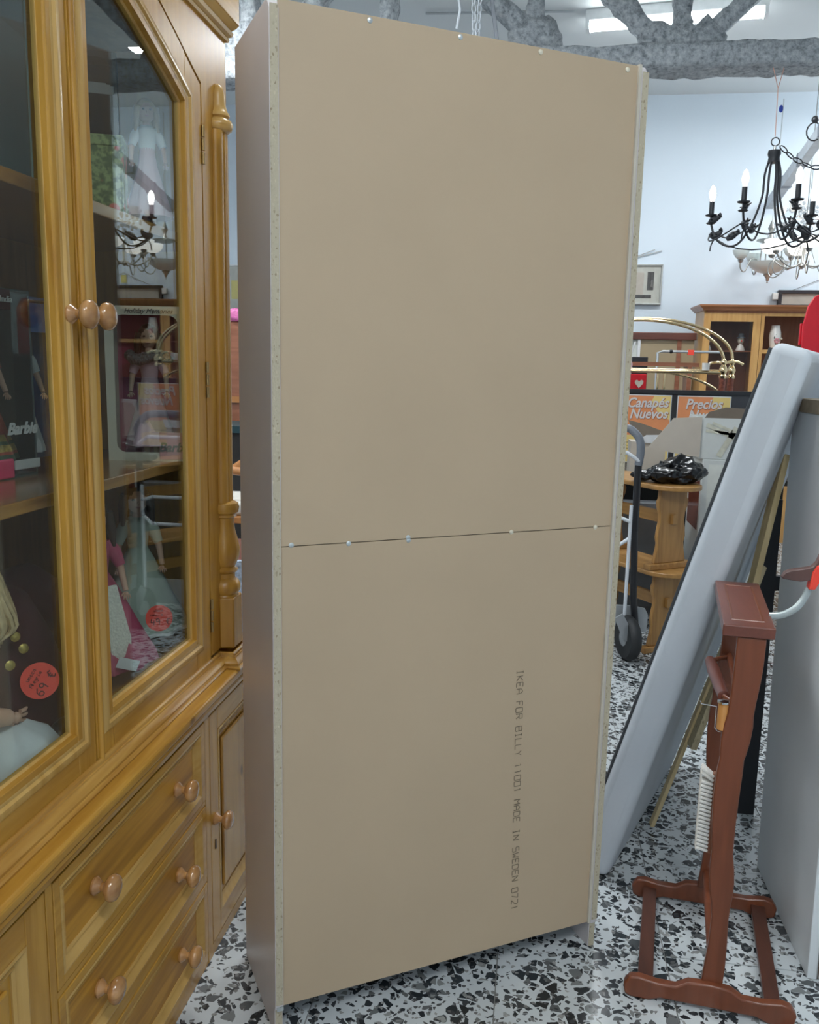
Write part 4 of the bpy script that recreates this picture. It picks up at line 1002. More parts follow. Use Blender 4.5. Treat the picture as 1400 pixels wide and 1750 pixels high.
# ------------------------------------------------------------------ hand truck
ht = thing('hand_truck', 'black and white tubular sack truck standing behind the bookcase', 'hand truck', (.36, 4.2, 0))
RX, LX, HY = .515, .13, 4.2
pth = [(RX + .025, HY + .02, .16), (RX + .005, HY, .30), (RX - .008, HY, .60), (RX - .012, HY, .95)]
MB().tube(pth, .017, 12).build('upright', 'black_plastic', ht, smooth=50)
MB().tube([(2 * .32 - a, b, c) for a, b, c in pth], .017, 12).build('upright', 'black_plastic', ht, smooth=50)
MB().tube([(RX - .012, HY, .95), (RX - .005, HY, 1.01), (RX - .012, HY, 1.07), (RX - .045, HY + .01, 1.11), (RX - .09, HY + .02, 1.125), (LX + .10, HY + .02, 1.125), (LX + .055, HY + .01, 1.11), (LX + .02, HY, 1.07), (LX + .01, HY, 1.01), (LX + .015, HY, .95)], .019, 12, sm=3).build('handle', 'grey_handle', ht, smooth=50)
MB().tube([(RX - .035, HY - .03, .20), (RX - .035, HY - .03, .76)], .0085, 10).build('guard_tube', 'white_metal', ht, smooth=50)
MB().tube([(LX + .035, HY - .03, .20), (LX + .035, HY - .03, .76)], .0085, 10).build('guard_tube', 'white_metal', ht, smooth=50)
MB().tube([(RX - .03, HY - .02, .60), (RX - .09, HY - .04, .56), (LX + .09, HY - .04, .56), (LX + .03, HY - .02, .60)], .0095, 10).build('cross_tube', 'white_metal', ht, smooth=50)
MB().tube([(RX - .01, HY - .01, .97), (RX - .07, HY - .02, 1.01), (LX + .07, HY - .02, 1.01), (LX + .01, HY - .01, .97)], .0095, 10).build('cross_tube', 'white_metal', ht, smooth=50)
MB().tube([(RX - .035, HY - .03, .68), (RX - .09, HY - .03, .70), (LX + .09, HY - .03, .70), (LX + .035, HY - .03, .68)], .009, 10).build('cross_tube', 'white_metal', ht, smooth=50)
MB().prism([(LX - .02, .11), (RX + .085, .11), (RX + .088, .20), (RX + .07, .235), (RX + .02, .245), (LX + .02, .245), (LX - .02, .22)], (0, HY + .05, 0), (1, 0, 0), (0, 0, 1), (0, .006, 0)).build('toe_plate', 'grey_metal', ht, bevel=.002)
for x in (.50, .14):
    wl = MB().lathe([(.03, -.028), (.095, -.028), (.108, -.016), (.112, 0), (.108, .016), (.095, .028), (.03, .028)], (x, HY - .06, .112), (1, .35, 0), 28).build('wheel', 'black_rubber', ht, smooth=40)
    MB().lathe([(0, -.032), (.035, -.03), (.055, -.02), (.058, 0), (.055, .02), (.035, .03), (0, .032)], (x, HY - .06, .112), (1, .35, 0), 20).build('hub', 'grey_metal', wl, smooth=40)
    MB().prism([(-.06, .18), (-.02, .20), (.055, .075), (.05, .05), (-.01, .065)], (x - .02, HY - .12, .05), V((1, .35, 0)).normalized(), (0, 0, 1), (0, .012, 0)).build('wheel_bracket', 'grey_metal', ht, bevel=.002)

# ------------------------------------------------------------------ two pine benches stacked
def bench(lb, loc, rz_):
    t = thing('pine_bench', lb, 'bench', loc, rz_, 'pine trestle benches stacked behind the bookcase')
    Lb, Wb, Hb = .74, .27, .425
    pl = [(Wb / 2 * math.sin(R(a)), -Lb / 2 + Wb / 2 - Wb / 2 * math.cos(R(a))) for a in range(-90, 91, 15)]
    pl2 = [(-x, -y) for x, y in pl]
    MB().prism(pl + pl2, (0, 0, Hb - .024), (1, 0, 0), (0, 1, 0), (0, 0, .024)).build('seat', 'stool_pine_flat', t, local=True, bevel=.005, smooth=35)
    for s in (-1, 1):
        y0 = s * .235
        hw = [(.03, .100), (.05, .098), (.10, .086), (.13, .082), (.16, .090), (.20, .086), (.24, .078), (.28, .080), (.31, .092), (.34, .096), (.355, .088), (.40, .086)]
        poly = [(-w_, z) for z, w_ in hw] + [(w_, z) for z, w_ in hw[::-1]]
        l = MB().prism(poly, (0, y0 - .011, 0), (1, 0, 0), (0, 0, 1), (0, .022, 0)).build('leg', 'stool_pine', t, local=True, bevel=.004, smooth=35)
        MB().box(-.135, y0 - .025, 0, .135, y0 + .025, .030).build('foot_bar', 'stool_pine_flat', l, local=True, bevel=.004)
        MB().box(-.014, y0 + s * .011, .225, .014, y0 + s * .03, .275).build('tusk', 'stool_pine', l, local=True, bevel=.003)
    MB().box(-.012, -.235, .22, .012, .235, .28).build('stretcher', 'stool_pine_flat', t, local=True, bevel=.003)
    return t
ba = R(34)
ctr = V((.735 - math.sin(-ba) * -.0, 4.30, 0))
off = V((-math.sin(ba), math.cos(ba), 0)) * .245
bench('lower pine trestle bench standing on the floor behind the bookcase', V((.700, 4.33, 0)) + off, ba)
bench('upper pine trestle bench stacked on the lower one under a black bag', V((.700, 4.33, .4255)) + off, ba)
t = thing('bedside_cabinet', 'grey low cabinet with a black knob behind the pine benches', 'cabinet', (.7, 4.95, 0))
MB().box(-.1, 4.935, 0, .86, 5.045, .66).build('cabinet_body', 'card_grey_dark', t, bevel=.003)
MB().box(.42, 4.927, .06, .85, 4.9345, .60).build('door', 'card_grey_dark', t, bevel=.002)
MB().ell((.80, 4.917, .50), (.02, .012, .02)).build('knob', 'black_plastic', t, smooth=60)
# black bin bag on the upper bench
def blob(name, c, r, mat, amp=.25, sc=9, seg=40, rings=26):
    mb = MB(); mb.ell((0, 0, 0), r, seg, rings)
    vs = []
    for v in mb.v:
        p = V(v); nv = p.normalized() if p.length > 1e-6 else ZZ
        d = noise.fractal((p + V(c)) * sc, 1, 2, 4) * amp * min(r)
        rd = abs(noise.noise((p + V(c)) * sc * 2.2)) * amp * min(r)
        p = p + nv * (d - rd)
        p.z = max(p.z, -r[2] * .80) 
        vs.append(tuple(p + V(c)))
    mb.v = vs
    return mb.build(name, mat, None, smooth=45)
bg = blob('bin_bag', (.700, 4.38, .851 + .052), (.150, .12, .060), 'bag_plastic', .75, 6.5, 90, 60)
mzb = min(v.co.z for v in bg.data.vertices)
for v in bg.data.vertices: v.co.z += .8515 - mzb
tag(bg, 'crumpled shiny black bin bag lying on the upper pine bench', 'bag')
bg2 = blob('black_cloth', (.60, 4.40, 0), (.11, .08, .035), 'bag_plastic', .7, 8, 70, 40)
mzb = min(v.co.z for v in bg2.data.vertices)
for v in bg2.data.vertices:
    v.co.z += .8515 - mzb
    v.co.z += max(0, (v.co.x - .56)) * .55
tag(bg2, 'folded end of black plastic sheet drooping left of the bin bag', 'plastic sheet')

# ------------------------------------------------------------------ boxes by the television
t = thing('carton_stack_box', 'tall white printed carton standing on the floor behind the mattress', 'box', (1.02, 4.72, 0))
MB().box(.865, 4.55, 0, 1.18, 4.92, .955).build('carton', 'card_white', t, bevel=.004)
MB().box(.8638, 4.58, .58, .8648, 4.88, .92).build('printed_side', 'brown_stone', t)
MB().box(.895, 4.5488, .70, .985, 4.5498, .93).build('label_sheet', 'mat_paper', t)
MB().box(.93, 4.5475, .76, .955, 4.5486, .80).build('label_print', 'ink_dark', t)
MB().box(.864, 4.549, .47, 1.181, 4.552, .50).build('tape_band', 'card_dark', t)
# open taped carton on top
t = thing('open_carton', 'open greyish cardboard box with tape on the white carton', 'box', (1.0, 4.7, .956))
cb = MB()
x0, x1, y0, y1, z0, z1, k = .845, 1.20, 4.56, 4.9, .957, 1.165, .004
cb.box(x0, y0, z0, x1, y0 + k, z1); cb.box(x0, y1 - k, z0, x1, y1, z1); cb.box(x0, y0 + k, z0, x0 + k, y1 - k, z1); cb.box(x1 - k, y0 + k, z0, x1, y1 - k, z1); cb.box(x0 + k, y0 + k, z0, x1 - k, y1 - k, z0 + k)
cb.build('carton', 'card_white', t)
MB().prism([(.0, 0), (.0, .205), (-.14, .195), (-.255, .045), (-.20, .03), (-.10, .012)], (.845, 4.545, .965), (1, 0, 0), (0, 0, 1), (0, .004, 0)).build('flap', 'card_grey', t)
MB().prism([(.0, 0), (.34, .0), (.30, .04), (.22, .05), (.10, .055), (.02, .03)], (.86, 4.56, 1.165), (1, 0, 0), (0, .1, 1), (0, .004, 0)).build('flap', 'card_dark', t)
for a, b_, c_, d_ in (((.872, 1.13), (1.03, 1.06), .022, 0), ((.87, 1.10), (1.06, 1.08), .016, 0), ((.94, .97), (1.02, 1.12), .028, 0), ((.90, 1.14), (1.0, 1.10), .014, 0)):
    MB().bar((a[0], 4.558, a[1]), (b_[0], 4.558, b_[1]), .001, c_, up=(0, 0, 1)).build('tape_strip', 'tape', t)
t = thing('small_carton', 'small open brown box with raised dark flap in front of the orange poster', 'box', (.64, 5.2, .80))
MB().box(.565, 5.12, .802, .76, 5.28, .99).build('carton', 'card_grey', t)
MB().prism([(0, 0), (.14, -.02), (.18, .035), (.03, .085), (-.04, .10)], (.585, 5.125, 1.01), (1, 0, 0), (0, .3, 1), (0, .004, 0)).build('flap', 'card_dark', t)
MB().prism([(0, 0), (.17, .0), (.19, .05), (.06, .045)], (.585, 5.10, .985), (1, 0, 0), (0, 0, 1), (0, .004, 0)).build('flap', 'white_cloth', t)
# ------------------------------------------------------------------ television with posters, on a table
t = thing('television_table', 'low dark table under the large black television', 'table', (.95, 5.55, 0))
MB().box(.3, 5.05, .77, 1.65, 5.95, .80).build('table_top', 'dark_void', t, bevel=.003)
for x in (.34, 1.61):
    for y in (5.09, 5.91): MB().box(x - .03, y - .03, 0, x + .03, y + .03, .77).build('leg', 'dark_void', t)
MB().box(.37, 5.88, .1, 1.58, 5.90, .77).build('modesty_panel', 'dark_void', t)
tv = thing('television', 'large flat black television with orange posters taped on its screen', 'television', (.93, 5.75, .80))
fx0, fx1, fz0, fz1, fy = .30, 1.50, .80, 1.277, 5.74
f = MB(); bz = .022
f.box(fx0, fy, fz1 - .028, fx1, fy + .05, fz1); f.box(fx0, fy, fz0, fx1, fy + .05, fz0 + bz); f.box(fx0, fy, fz0 + bz, fx0 + bz, fy + .05, fz1 - .028); f.box(fx1 - bz, fy, fz0 + bz, fx1, fy + .05, fz1 - .028)
f.build('bezel', 'black_plastic', tv, bevel=.002)
plain('tv_screen', (.045, .045, .05), .12)
MB().box(fx0 + bz, fy + .008, fz0 + bz, fx1 - bz, fy + .04, fz1 - .028).build('screen', 'tv_screen', tv)
def poster(x0, lb, l1, l2):
    z1 = 1.243; p = MB().box(x0, fy - .004, z1 - .44, x0 + .33, fy - .0015, z1).build('poster', 'white_cloth', None); tag(p, lb, 'poster', 'orange posters taped on the television')
    MB().box(x0 + .006, fy - .0052, z1 - .26, x0 + .324, fy - .0042, z1 - .006).build('orange_print', 'poster_orange', p)
    MB().box(x0 + .006, fy - .0052, z1 - .434, x0 + .324, fy - .0042, z1 - .261).build('yellow_print', 'poster_yellow', p)
    MB().prism([(.22, -.006), (.324, -.006), (.324, -.16), (.26, -.12), (.20, -.05)], (x0, fy - .0056, z1), (1, 0, 0), (0, 0, 1), (0, -.0006, 0)).build('yellow_burst', 'poster_yellow', p)
    for k, (s, zz) in enumerate(((l1, -.085), (l2, -.155))):
        if not s: continue
        text(s, .088, (x0 + .052 + k * .02, fy - .0052, z1 + zz), (1, 0, .02), ZZ, 'poster_letter_shadow', p, shear=.25, fat=.004, lift=.0005, depth=.0004, sx=.86)
        text(s, .088, (x0 + .050 + k * .02, fy - .0066, z1 + zz + .003), (1, 0, .02), ZZ, 'poster_letter', p, shear=.25, fat=.002, lift=.0012, depth=.0004, sx=.86)
    for k in range(5):
        MB().box(x0 + .03, fy - .0058, z1 - .31 - k * .02, x0 + .03 + (.09 if k == 0 else .25 - .02 * (k % 3)), fy - .0053, z1 - .306 - k * .02).build('text_line', 'ink' if k else 'ink_dark', p)
    return p
poster(.540, 'orange poster with script reading Canapés Nuevos, left on the television', 'Canapés', 'Nuevos')
poster(.905, 'orange poster with script reading Precios, right on the television', 'Precios', 'Nuevos')

# ------------------------------------------------------------------ brass bed frame
bd = thing('brass_bed_frame', 'polished brass bed frame with double arch and brown columns', 'bed frame', (.74, 6.3, 0))
def arch(cx, cz, a, h, y, r):
    pts = [(cx + a * math.cos(R(t_)), y, cz + h * math.sin(R(t_))) for t_ in range(0, 181, 8)]
    return MB().tube(pts, r, 10)
arch(.70, 1.455, .555, .28, 6.15, .0105).build('arch', 'brass', bd, smooth=50)
arch(.745, 1.485, .60, .27, 6.32, .0105).build('arch', 'brass', bd, smooth=50)
MB().tube([(.12, 6.15, 1.392), (1.26, 6.15, 1.392)], .012, 12).build('rail', 'brass', bd, smooth=50)
MB().tube([(.10, 6.32, 1.405), (1.33, 6.32, 1.405)], .008, 10).build('rail', 'brass', bd, smooth=50)
arch(.735, 1.16, .56, .235, 6.17, .009).build('arch', 'brass', bd, smooth=50)
for dx in (.21, .255): MB().tube([(.62 + dx, 6.16, .6), (.62 + dx, 6.16, 1.39)], .009, 10).build('spindle', 'brass', bd, smooth=50)
for cx, y, z in ((1.255, 6.15, 1.44), (1.345, 6.32, 1.46), (.145, 6.15, 1.44), (.145, 6.32, 1.46)):
    MB().tube([(cx, y, 0), (cx, y, 1.36)], .022, 16).build('column', 'brown_stone', bd, smooth=50)
    MB().lathe([(.026, 1.355), (.028, 1.37), (.02, 1.38), (.026, 1.395), (.03, 1.41), (.022, 1.43), (.014, 1.445), (.02, 1.455), (.02, 1.47), (.008, 1.485), (0, 1.49)], (cx, y, 0), (0, 0, 1), 18).build('capital', 'brass', bd, smooth=45)
MB().tube([(1.15, 6.2, 1.425), (1.18, 6.2, 1.455), (1.23, 6.22, 1.462), (1.27, 6.24, 1.45), (1.31, 6.25, 1.465), (1.37, 6.27, 1.468), (1.41, 6.28, 1.45)], .009, 10).build('scroll', 'brass', bd, smooth=50)
# tag cup
o = MB().lathe([(0, 0), (.024, 0), (.026, .05), (.024, .05), (.022, .004), (0, .004)], (1.14, 6.15, 1.4045), (0, 0, 1), 20).build('cup', 'white_ceramic', None, smooth=40); tag(o, 'small white cup standing on the brass rail', 'cup')
# board on trestle and garment rail behind
t = thing('console_shelf', 'brown wooden shelf board behind the brass bed frame', 'shelf', (.9, 6.7, 0))
MB().box(.2, 6.62, 1.43, 1.18, 6.80, 1.458).build('shelf_board', 'brown_wood', t)
for x in (.23, 1.10): MB().box(x, 6.62, 0, x + .03, 6.80, 1.43).build('side', 'brown_wood', t)
t = thing('garment_rail', 'chrome garment rail with a red tag behind the brass arches', 'rail', (1.1, 7.0, 0))
MB().tube([(.93, 7.0, 0), (.93, 7.0, 1.535), (.97, 7.0, 1.545), (1.40, 7.0, 1.545), (1.42, 7.0, 1.53), (1.42, 7.0, 0)], .010, 10).build('tube_frame', 'grey_metal', t, smooth=50)
MB().box(1.155, 6.985, 1.52, 1.20, 7.015, 1.56).build('red_tag', 'red_tape', t)
MB().ell((1.03, 7.0, 1.545), (.016, .016, .016)).build('clamp', 'black_plastic', t)
# wide mirror at the far wall, its reflection painted as coloured panels
t = thing('painted_mirror', 'low wide mirror with painted tan reflection and mahogany top rail against the far wall', 'painted_mirror', (.75, 7.7, 0))
MB().box(-.1, 7.62, 1.655, 1.32, 7.70, 1.715).build('top_rail', 'dark_wood', t, bevel=.004)
MB().box(.86, 7.65, .7, 1.31, 7.68, 1.655).build('panel', 'tan_reflection', t)  # tan part of the reflection, painted flat
MB().box(-.05, 7.66, .7, .86, 7.69, 1.655).build('panel', 'mat_paper', t)  # lighter left section of the painted reflection
MB().box(1.17, 7.635, .7, 1.205, 7.65, 1.655).build('stile', 'brown_wood', t)  # brown strip painted as part of the mirror's reflection
MB().box(.845, 7.63, .7, .868, 7.66, 1.655).build('stile', 'white_trim', t)
MB().box(.74, 7.64, .7, .76, 7.66, 1.655).build('stile', 'white_trim', t)
MB().box(-.1, 7.62, 0, 1.32, 7.7, .7).build('base', 'dark_wood', t)
o = MB().box(.74, 7.0, 0, .86, 7.1, 1.50).build('dark_speaker', 'black_plastic', None, bevel=.005); tag(o, 'slim black speaker column behind the brass bed frame', 'speaker')
t = thing('heart_gift_box', 'red gift box with a pale heart on the shelf behind the bookcase', 'box', (.70, 6.5, 0))
MB().box(.68, 6.45, 1.19, .79, 6.55, 1.37).build('box_body', 'red_plastic', t, bevel=.003)
MB().prism([(0, -.03), (.03, .005), (.03, .022), (.015, .03), (0, .018), (-.015, .03), (-.03, .022), (-.03, .005)], (.74, 6.448, 1.30), (1, 0, 0), (0, 0, 1), (0, -.002, 0)).build('heart', 'cream_box', t)
t2 = thing('side_table', 'narrow side table carrying the red gift box', 'table', (.70, 6.5, 0))
MB().box(.30, 6.38, 1.165, .86, 6.60, 1.19).build('table_top', 'dark_wood', t2)
for x in (.32, .82): MB().box(x, 6.40, 0, x + .03, 6.58, 1.165).build('leg', 'dark_wood', t2)
t = thing('pink_figurine', 'pink and white figurine beside the red gift box', 'figurine', (.60, 6.48, 1.19))
MB().lathe([(.04, 0), (.045, .02), (.025, .10), (.03, .14), (.04, .2), (.045, .25), (.03, .29), (0, .30)], (.645, 6.48, 1.19), (0, 0, 1), 18).build('gown', 'pink_dress', t, smooth=50)
MB().ell((.645, 6.48, 1.50), (.025, .025, .03)).build('head', 'skin', t, smooth=60)
MB().tube([(.66, 6.47, 1.45), (.70, 6.47, 1.60)], .006, 8).build('parasol', 'white_trim', t)

# ------------------------------------------------------------------ hutch against the far wall
hu = thing('hutch', 'honey-coloured hutch with glass door and open shelves at the far wall', 'hutch', (2.05, 7.6, 0))
hx0, hx1, hy0, hy1 = 1.33, 2.75, 7.40, 7.80
MB().box(hx0, hy0 + .02, 0, hx0 + .02, hy1, 1.885).build('side_panel', 'hutch_wood', hu); MB().box(hx1 - .02, hy0 + .02, 0, hx1, hy1, 1.885).build('side_panel', 'hutch_wood', hu)
MB().box(hx0 + .02, hy1 - .015, 0, hx1 - .02, hy1, 1.885).build('back_board', 'hutch_inside', hu)
MB().box(hx0 + .02, hy0, 1.868, hx1 - .02, hy1 - .015, 1.885).build('top_board', 'hutch_inside', hu)
MB().sweep([V((hx0, hy1, 1.885)), V((hx0, hy0, 1.885)), V((hx1, hy0, 1.885)), V((hx1, hy1, 1.885))], [(0, 0), (.012, 0), (.018, .012), (.032, .022), (.045, .032), (.048, .045), (0, .045)][::1], (0, 0, 1)).build('cornice', 'hutch_top', hu, smooth=30)
MB().box(hx0, hy0, 1.885, hx1, hy1, 1.925).build('cornice_core', 'hutch_top', hu)
MB().box(hx0 + .02, hy0 + .02, .9, hx1 - .02, hy1 - .015, .92).build('shelf', 'hutch_wood', hu)
MB().box(hx0 + .02, hy0 + .04, 1.562, 1.775, hy1 - .015, 1.570).build('shelf', 'hutch_inside', hu)
MB().box(1.80, hy0 + .005, 1.552, hx1 - .02, hy1 - .015, 1.582).build('shelf', 'hutch_wood', hu)
MB().box(1.775, hy0 + .0, .9, 1.80, hy1 - .015, 1.868).build('divider', 'hutch_wood', hu)
MB().box(1.80, hy0, 1.845, hx1 - .02, hy0 + .02, 1.868).build('rail', 'hutch_wood', hu)
MB().box(hx0 + .02, hy0 + .02, .0, hx1 - .02, hy0 + .03, .9).build('lower_front', 'hutch_wood', hu)
d = MB().box(hx0, hy0, .92, hx0 + .055, hy0 + .02, 1.868).build('door', 'hutch_wood', hu, bevel=.002)
MB().box(1.715, hy0, .92, 1.772, hy0 + .02, 1.868).build('stile', 'hutch_wood', d, bevel=.002)
MB().box(hx0 + .0552, hy0, 1.80, 1.7148, hy0 + .02, 1.868).build('rail', 'hutch_wood', d); MB().box(hx0 + .0552, hy0, .92, 1.7148, hy0 + .02, .98).build('rail', 'hutch_wood', d)
MB().box(hx0 + .0552, hy0 + .008, .98, 1.7148, hy0 + .011, 1.80).build('glass_pane', 'hutch_glass', d)
# vase
t = thing('vase', 'white porcelain vase with applied pink rose on the open hutch shelf', 'vase', (1.915, 7.52, 1.582))
MB().lathe([(.028, 0), (.033, .01), (.043, .06), (.048, .10), (.044, .14), (.034, .18), (.034, .195), (.030, .195), (.030, .18), (.0, .17)], (1.915, 7.50, 1.582), (0, 0, 1), 24).build('vase_body', 'white_ceramic', t, smooth=50)
ro = MB()
for k in range(6): ro.ell((1.92 + .014 * math.cos(k), 7.455, 1.655 + .014 * math.sin(k)), (.010, .006, .010), 8, 6)
ro.build('rose', 'rose', t, smooth=60)
lf = MB()
for a, b_ in ((1.912, 1.70), (1.90, 1.68), (1.922, 1.69), (1.91, 1.635), (1.93, 1.63)): lf.ell((a, 7.457, b_), (.005, .003, .011), 8, 6)
lf.build('leaves', 'leaf', t, smooth=60)
MB().ell((1.955, 7.46, 1.672), (.010, .008, .010), 8, 6).build('bud', 'cream_box', t, smooth=60)
for x, lb in ((1.39, 'small bust figurine behind the hutch glass, near the door stile'), (1.655, 'small bust figurine in a grey hat behind the hutch glass')):
    t = thing('bust_figurine', lb, 'figurine', (x, 7.52, 1.57), 0, 'clown busts in the hutch')
    MB().lathe([(.035, 0), (.036, .01), (.024, .04), (.012, .055)], (x, 7.52, 1.5705), (0, 0, 1), 16).build('bust', 'white_ceramic', t, smooth=50)
    MB().ell((x, 7.52, 1.655), (.026, .026, .032)).build('head', 'cream_box', t, smooth=60)
    MB().ell((x, 7.492, 1.65), (.006, .006, .006)).build('nose', 'red_tape', t, smooth=60)
    MB().lathe([(.036, 0), (.034, .006), (.022, .01), (.02, .035), (0, .04)], (x, 7.52, 1.675), (0, 0, 1), 16).build('hat', 'grey_handle', t, smooth=50)
# framed pictures on the far wall
def picture(name, lb, x0, x1, z0, z1, fm, fw, papers):
    t = thing(name, lb, 'picture', ((x0 + x1) / 2, 7.98, z0))
    f = MB(); y0, y1 = 7.955, 7.998
    f.box(x0, y0, z1 - fw, x1, y1, z1); f.box(x0, y0, z0, x1, y1, z0 + fw); f.box(x0, y0, z0 + fw, x0 + fw, y1, z1 - fw); f.box(x1 - fw, y0, z0 + fw, x1, y1, z1 - fw)
    f.build('frame', fm, t, bevel=.003)
    for i, (a, b_, c_, d_, mt) in enumerate(papers):
        MB().box(a, 7.975 - i * .0008, b_, c_, 7.9755 - i * .0008, d_).build('print' if i else 'mat_board', mt, t)
    MB().box(x0 + fw, 7.967, z0 + fw, x1 - fw, 7.9685, z1 - fw).build('glass_pane', 'hutch_glass', t)
    return t
picture('framed_print', 'small silver framed print hanging beside the bookcase edge', .55, 1.055, 1.965, 2.31, 'frame_silver', .014,
        [(.56, 1.97, 1.045, 2.30, 'mat_paper'), (.60, 2.05, .90, 2.24, 'paper_beige'), (.93, 2.09, .985, 2.245, 'ink_dark'), (.70, 2.02, .97, 2.05, 'ink_dark'), (.79, 2.13, .80, 2.17, 'ink_dark')])
picture('framed_picture', 'wide black framed picture on the wall above the hutch', 2.03, 3.0, 1.95, 2.10, 'frame_black', .03, [(2.05, 1.96, 2.98, 2.09, 'paper_beige')])
o = MB().tube([(2.15, 7.99, 2.10), (2.42, 7.99, 2.215), (2.70, 7.99, 2.10)], .002, 6).build('picture_wire', 'ink_dark', None); tag(o, 'hanging wire of the black framed picture', 'wire')
o = MB().box(2.395, 7.985, 2.125, 2.445, 7.993, 2.195).build('yellow_note', 'strap_yellow', None); tag(o, 'yellow paper note stuck over the black picture', 'note')
o = MB().tube([(.64, 7.985, 2.335), (.85, 7.985, 2.375), (1.04, 7.985, 2.425)], .004, 6); o.tube([(.78, 7.985, 2.36), (.98, 7.985, 2.435)], .003, 6); o.tube([(.72, 7.985, 2.31), (.73, 7.985, 2.35)], .002, 6)
o = o.build('dry_twig', 'frame_silver', None); tag(o, 'thin grey twig fixed above the small silver framed print', 'twig')
o = MB().box(1.985, 7.96, 2.02, 2.035, 7.998, 2.075).build('wall_box', 'white_ceramic', None, bevel=.004); tag(o, 'small white junction box at the corner of the black picture', 'junction box')

# ------------------------------------------------------------------ chandeliers
def black_chandelier(c):
    t = thing('chandelier', 'black wrought iron chandelier with candle bulbs hanging from the truss', 'chandelier', c)
    cx, cy, cz = c  # cz = ring height
    AN = [R(x_ - 13.4) for x_ in (165, -114, -66, -14, 45)]; n = len(AN)
    MB().lathe([(.0, -.035), (.034, -.035), (.036, -.055), (.030, -.07), (.034, -.10), (.0, -.10)][::-1], c, (0, 0, 1), 16).build('cap', 'black_metal', t, smooth=40)
    MB().tube([(cx + .022 * math.cos(a), cy, cz + .012 + .022 * math.sin(a)) for a in [2 * PI * k / 16 for k in range(16)]], .0035, 6, closed=True).build('ring', 'black_metal', t)
    MB().tube([(cx, cy, cz - .01), (cx, cy, cz - .04)], .007, 8).build('stem', 'pewter', t)
    tips = []
    for k in range(n):
        a = AN[k]; ca, sa = math.cos(a), math.sin(a)
        q = lambda r, z: (cx + r * .91 * ca, cy + r * .91 * sa, cz + z)
        m_ = MB().tube([q(.026, -.08), q(.045, -.15), q(.048, -.21), q(.050, -.27), q(.075, -.36), q(.12, -.46), q(.18, -.53), q(.25, -.535), q(.32, -.49), q(.355, -.41), q(.36, -.365)], .0062, 8, sm=4)
        arm = m_.build('arm', 'black_metal', t, smooth=50)
        MB().tube([q(.10, -.43), q(.17, -.47), q(.25, -.49), q(.31, -.475), q(.345, -.52), q(.352, -.56)], .0042, 6, sm=4).build('scroll', 'black_metal', arm, smooth=50)
        MB().lathe([(.006, 0), (.032, .006), (.034, .012), (.012, .014), (.012, .02)], q(.36, -.365), (0, 0, 1), 14).build('drip_pan', 'black_metal', arm, smooth=40)
        MB().lathe([(.022, 0), (.028, .006), (.012, .012)], q(.36, -.405), (0, 0, 1), 12).build('drip_pan', 'black_metal', arm, smooth=40)
        MB().tube([q(.36, -.348), q(.36, -.278)], .0145, 12).build('candle', 'black_metal', arm, smooth=50)
        bl_ = MB().lathe([(.011, 0), (.0125, .012), (.018, .030), (.0195, .045), (.016, .065), (.009, .082), (0, .092)], q(.36, -.278), (0, 0, 1), 14)
        bl_.build('bulb', 'bulb_hot' if k == HOT else 'bulb_lit', arm, smooth=60)
        tips.append(a)
        # acanthus leaves
        lv = MB()
        for sgn, zz, rr in ((1, -.40, .372), (-1, -.46, .36), (1, -.50, .25)):
            p = V(q(rr, zz)); o_ = V((-ca, -sa, 0)); pd = V((-sa, ca, 0))
            pts = [p, p + o_ * .022 + ZZ * .014 * sgn, p + o_ * .045 + ZZ * .020 * sgn + ZZ * .01, p + o_ * .064 + ZZ * (.026 + .012 * sgn), p + o_ * .060 + ZZ * (.042 + .012 * sgn)]
            lv.tube(pts, [.011, .023, .021, .013, .005], 7, flat=.5, sm=2)
            for i in range(1, 4): 
                for s in (-1, 1): lv.tube([pts[i], pts[i] + pd * s * .022 + ZZ * .006 - o_ * .006], [.009, .002], 5)
        lv.build('leaf', 'black_metal', arm)
    for k in range(n):
        a, b_ = tips[k], tips[(k + 1) % n]
        if b_ < a: b_ += 2 * PI
        pts = []
        for i in range(9):
            f_ = i / 8; aa = a + (b_ - a) * f_; dz = -.07 * math.sin(PI * f_)
            pts.append((cx + .318 * math.cos(aa), cy + .318 * math.sin(aa), cz - .46 + dz))
        MB().tube(pts, .0042, 6).build('swag', 'black_metal', t, smooth=50)
    return t
HOT = 0
CH = V((1.270, 5.33, 2.66))
black_chandelier(CH)
def chainlinks(name, pts, r, wr, mat, lb):
    mb = MB(); tot = 0
    for a, b_ in zip(pts, pts[1:]):
        a, b_ = V(a), V(b_); L = (b_ - a).length; n_ = max(1, int(L / (r * 2.4))); d = (b_ - a).normalized()
        s1 = d.orthogonal().normalized(); s2 = d.cross(s1)
        for i in range(n_):
            c = a + (b_ - a) * ((i + .5) / n_); s = s1 if tot % 2 else s2; tot += 1
            mb.tube([c + d * r * 1.6 * math.cos(q_) + s * r * .75 * math.sin(q_) for q_ in [2 * PI * k / 10 for k in range(10)]], wr, 5, closed=True)
    return tag(mb.build(name, mat, None), lb, 'chain')
chainlinks('chain', [CH + V((.03, 0, -.012)), CH + V((.10, -.01, -.08)), CH + V((.20, -.02, -.13)), CH + V((.34, -.04, -.14)), CH + V((.5, -.05, -.10)), CH + V((.62, -.05, .02)), CH + V((.70, 0, .40))], .017, .0035, 'black_metal', 'black iron chain looping from the black chandelier ring')
o = MB().tube([(1.232, 5.36, 3.07), (1.262, 5.34, 2.955), (1.262, 5.33, 2.86), (1.266, 5.33, 2.70)], .0022, 6); o.tube([(1.29, 5.36, 3.07), (1.262, 5.34, 2.955)], .0022, 6)
tag(o.build('cord', 'cord_pink', None), 'thin pinkish cord tied from the truss to the black chandelier', 'cord')
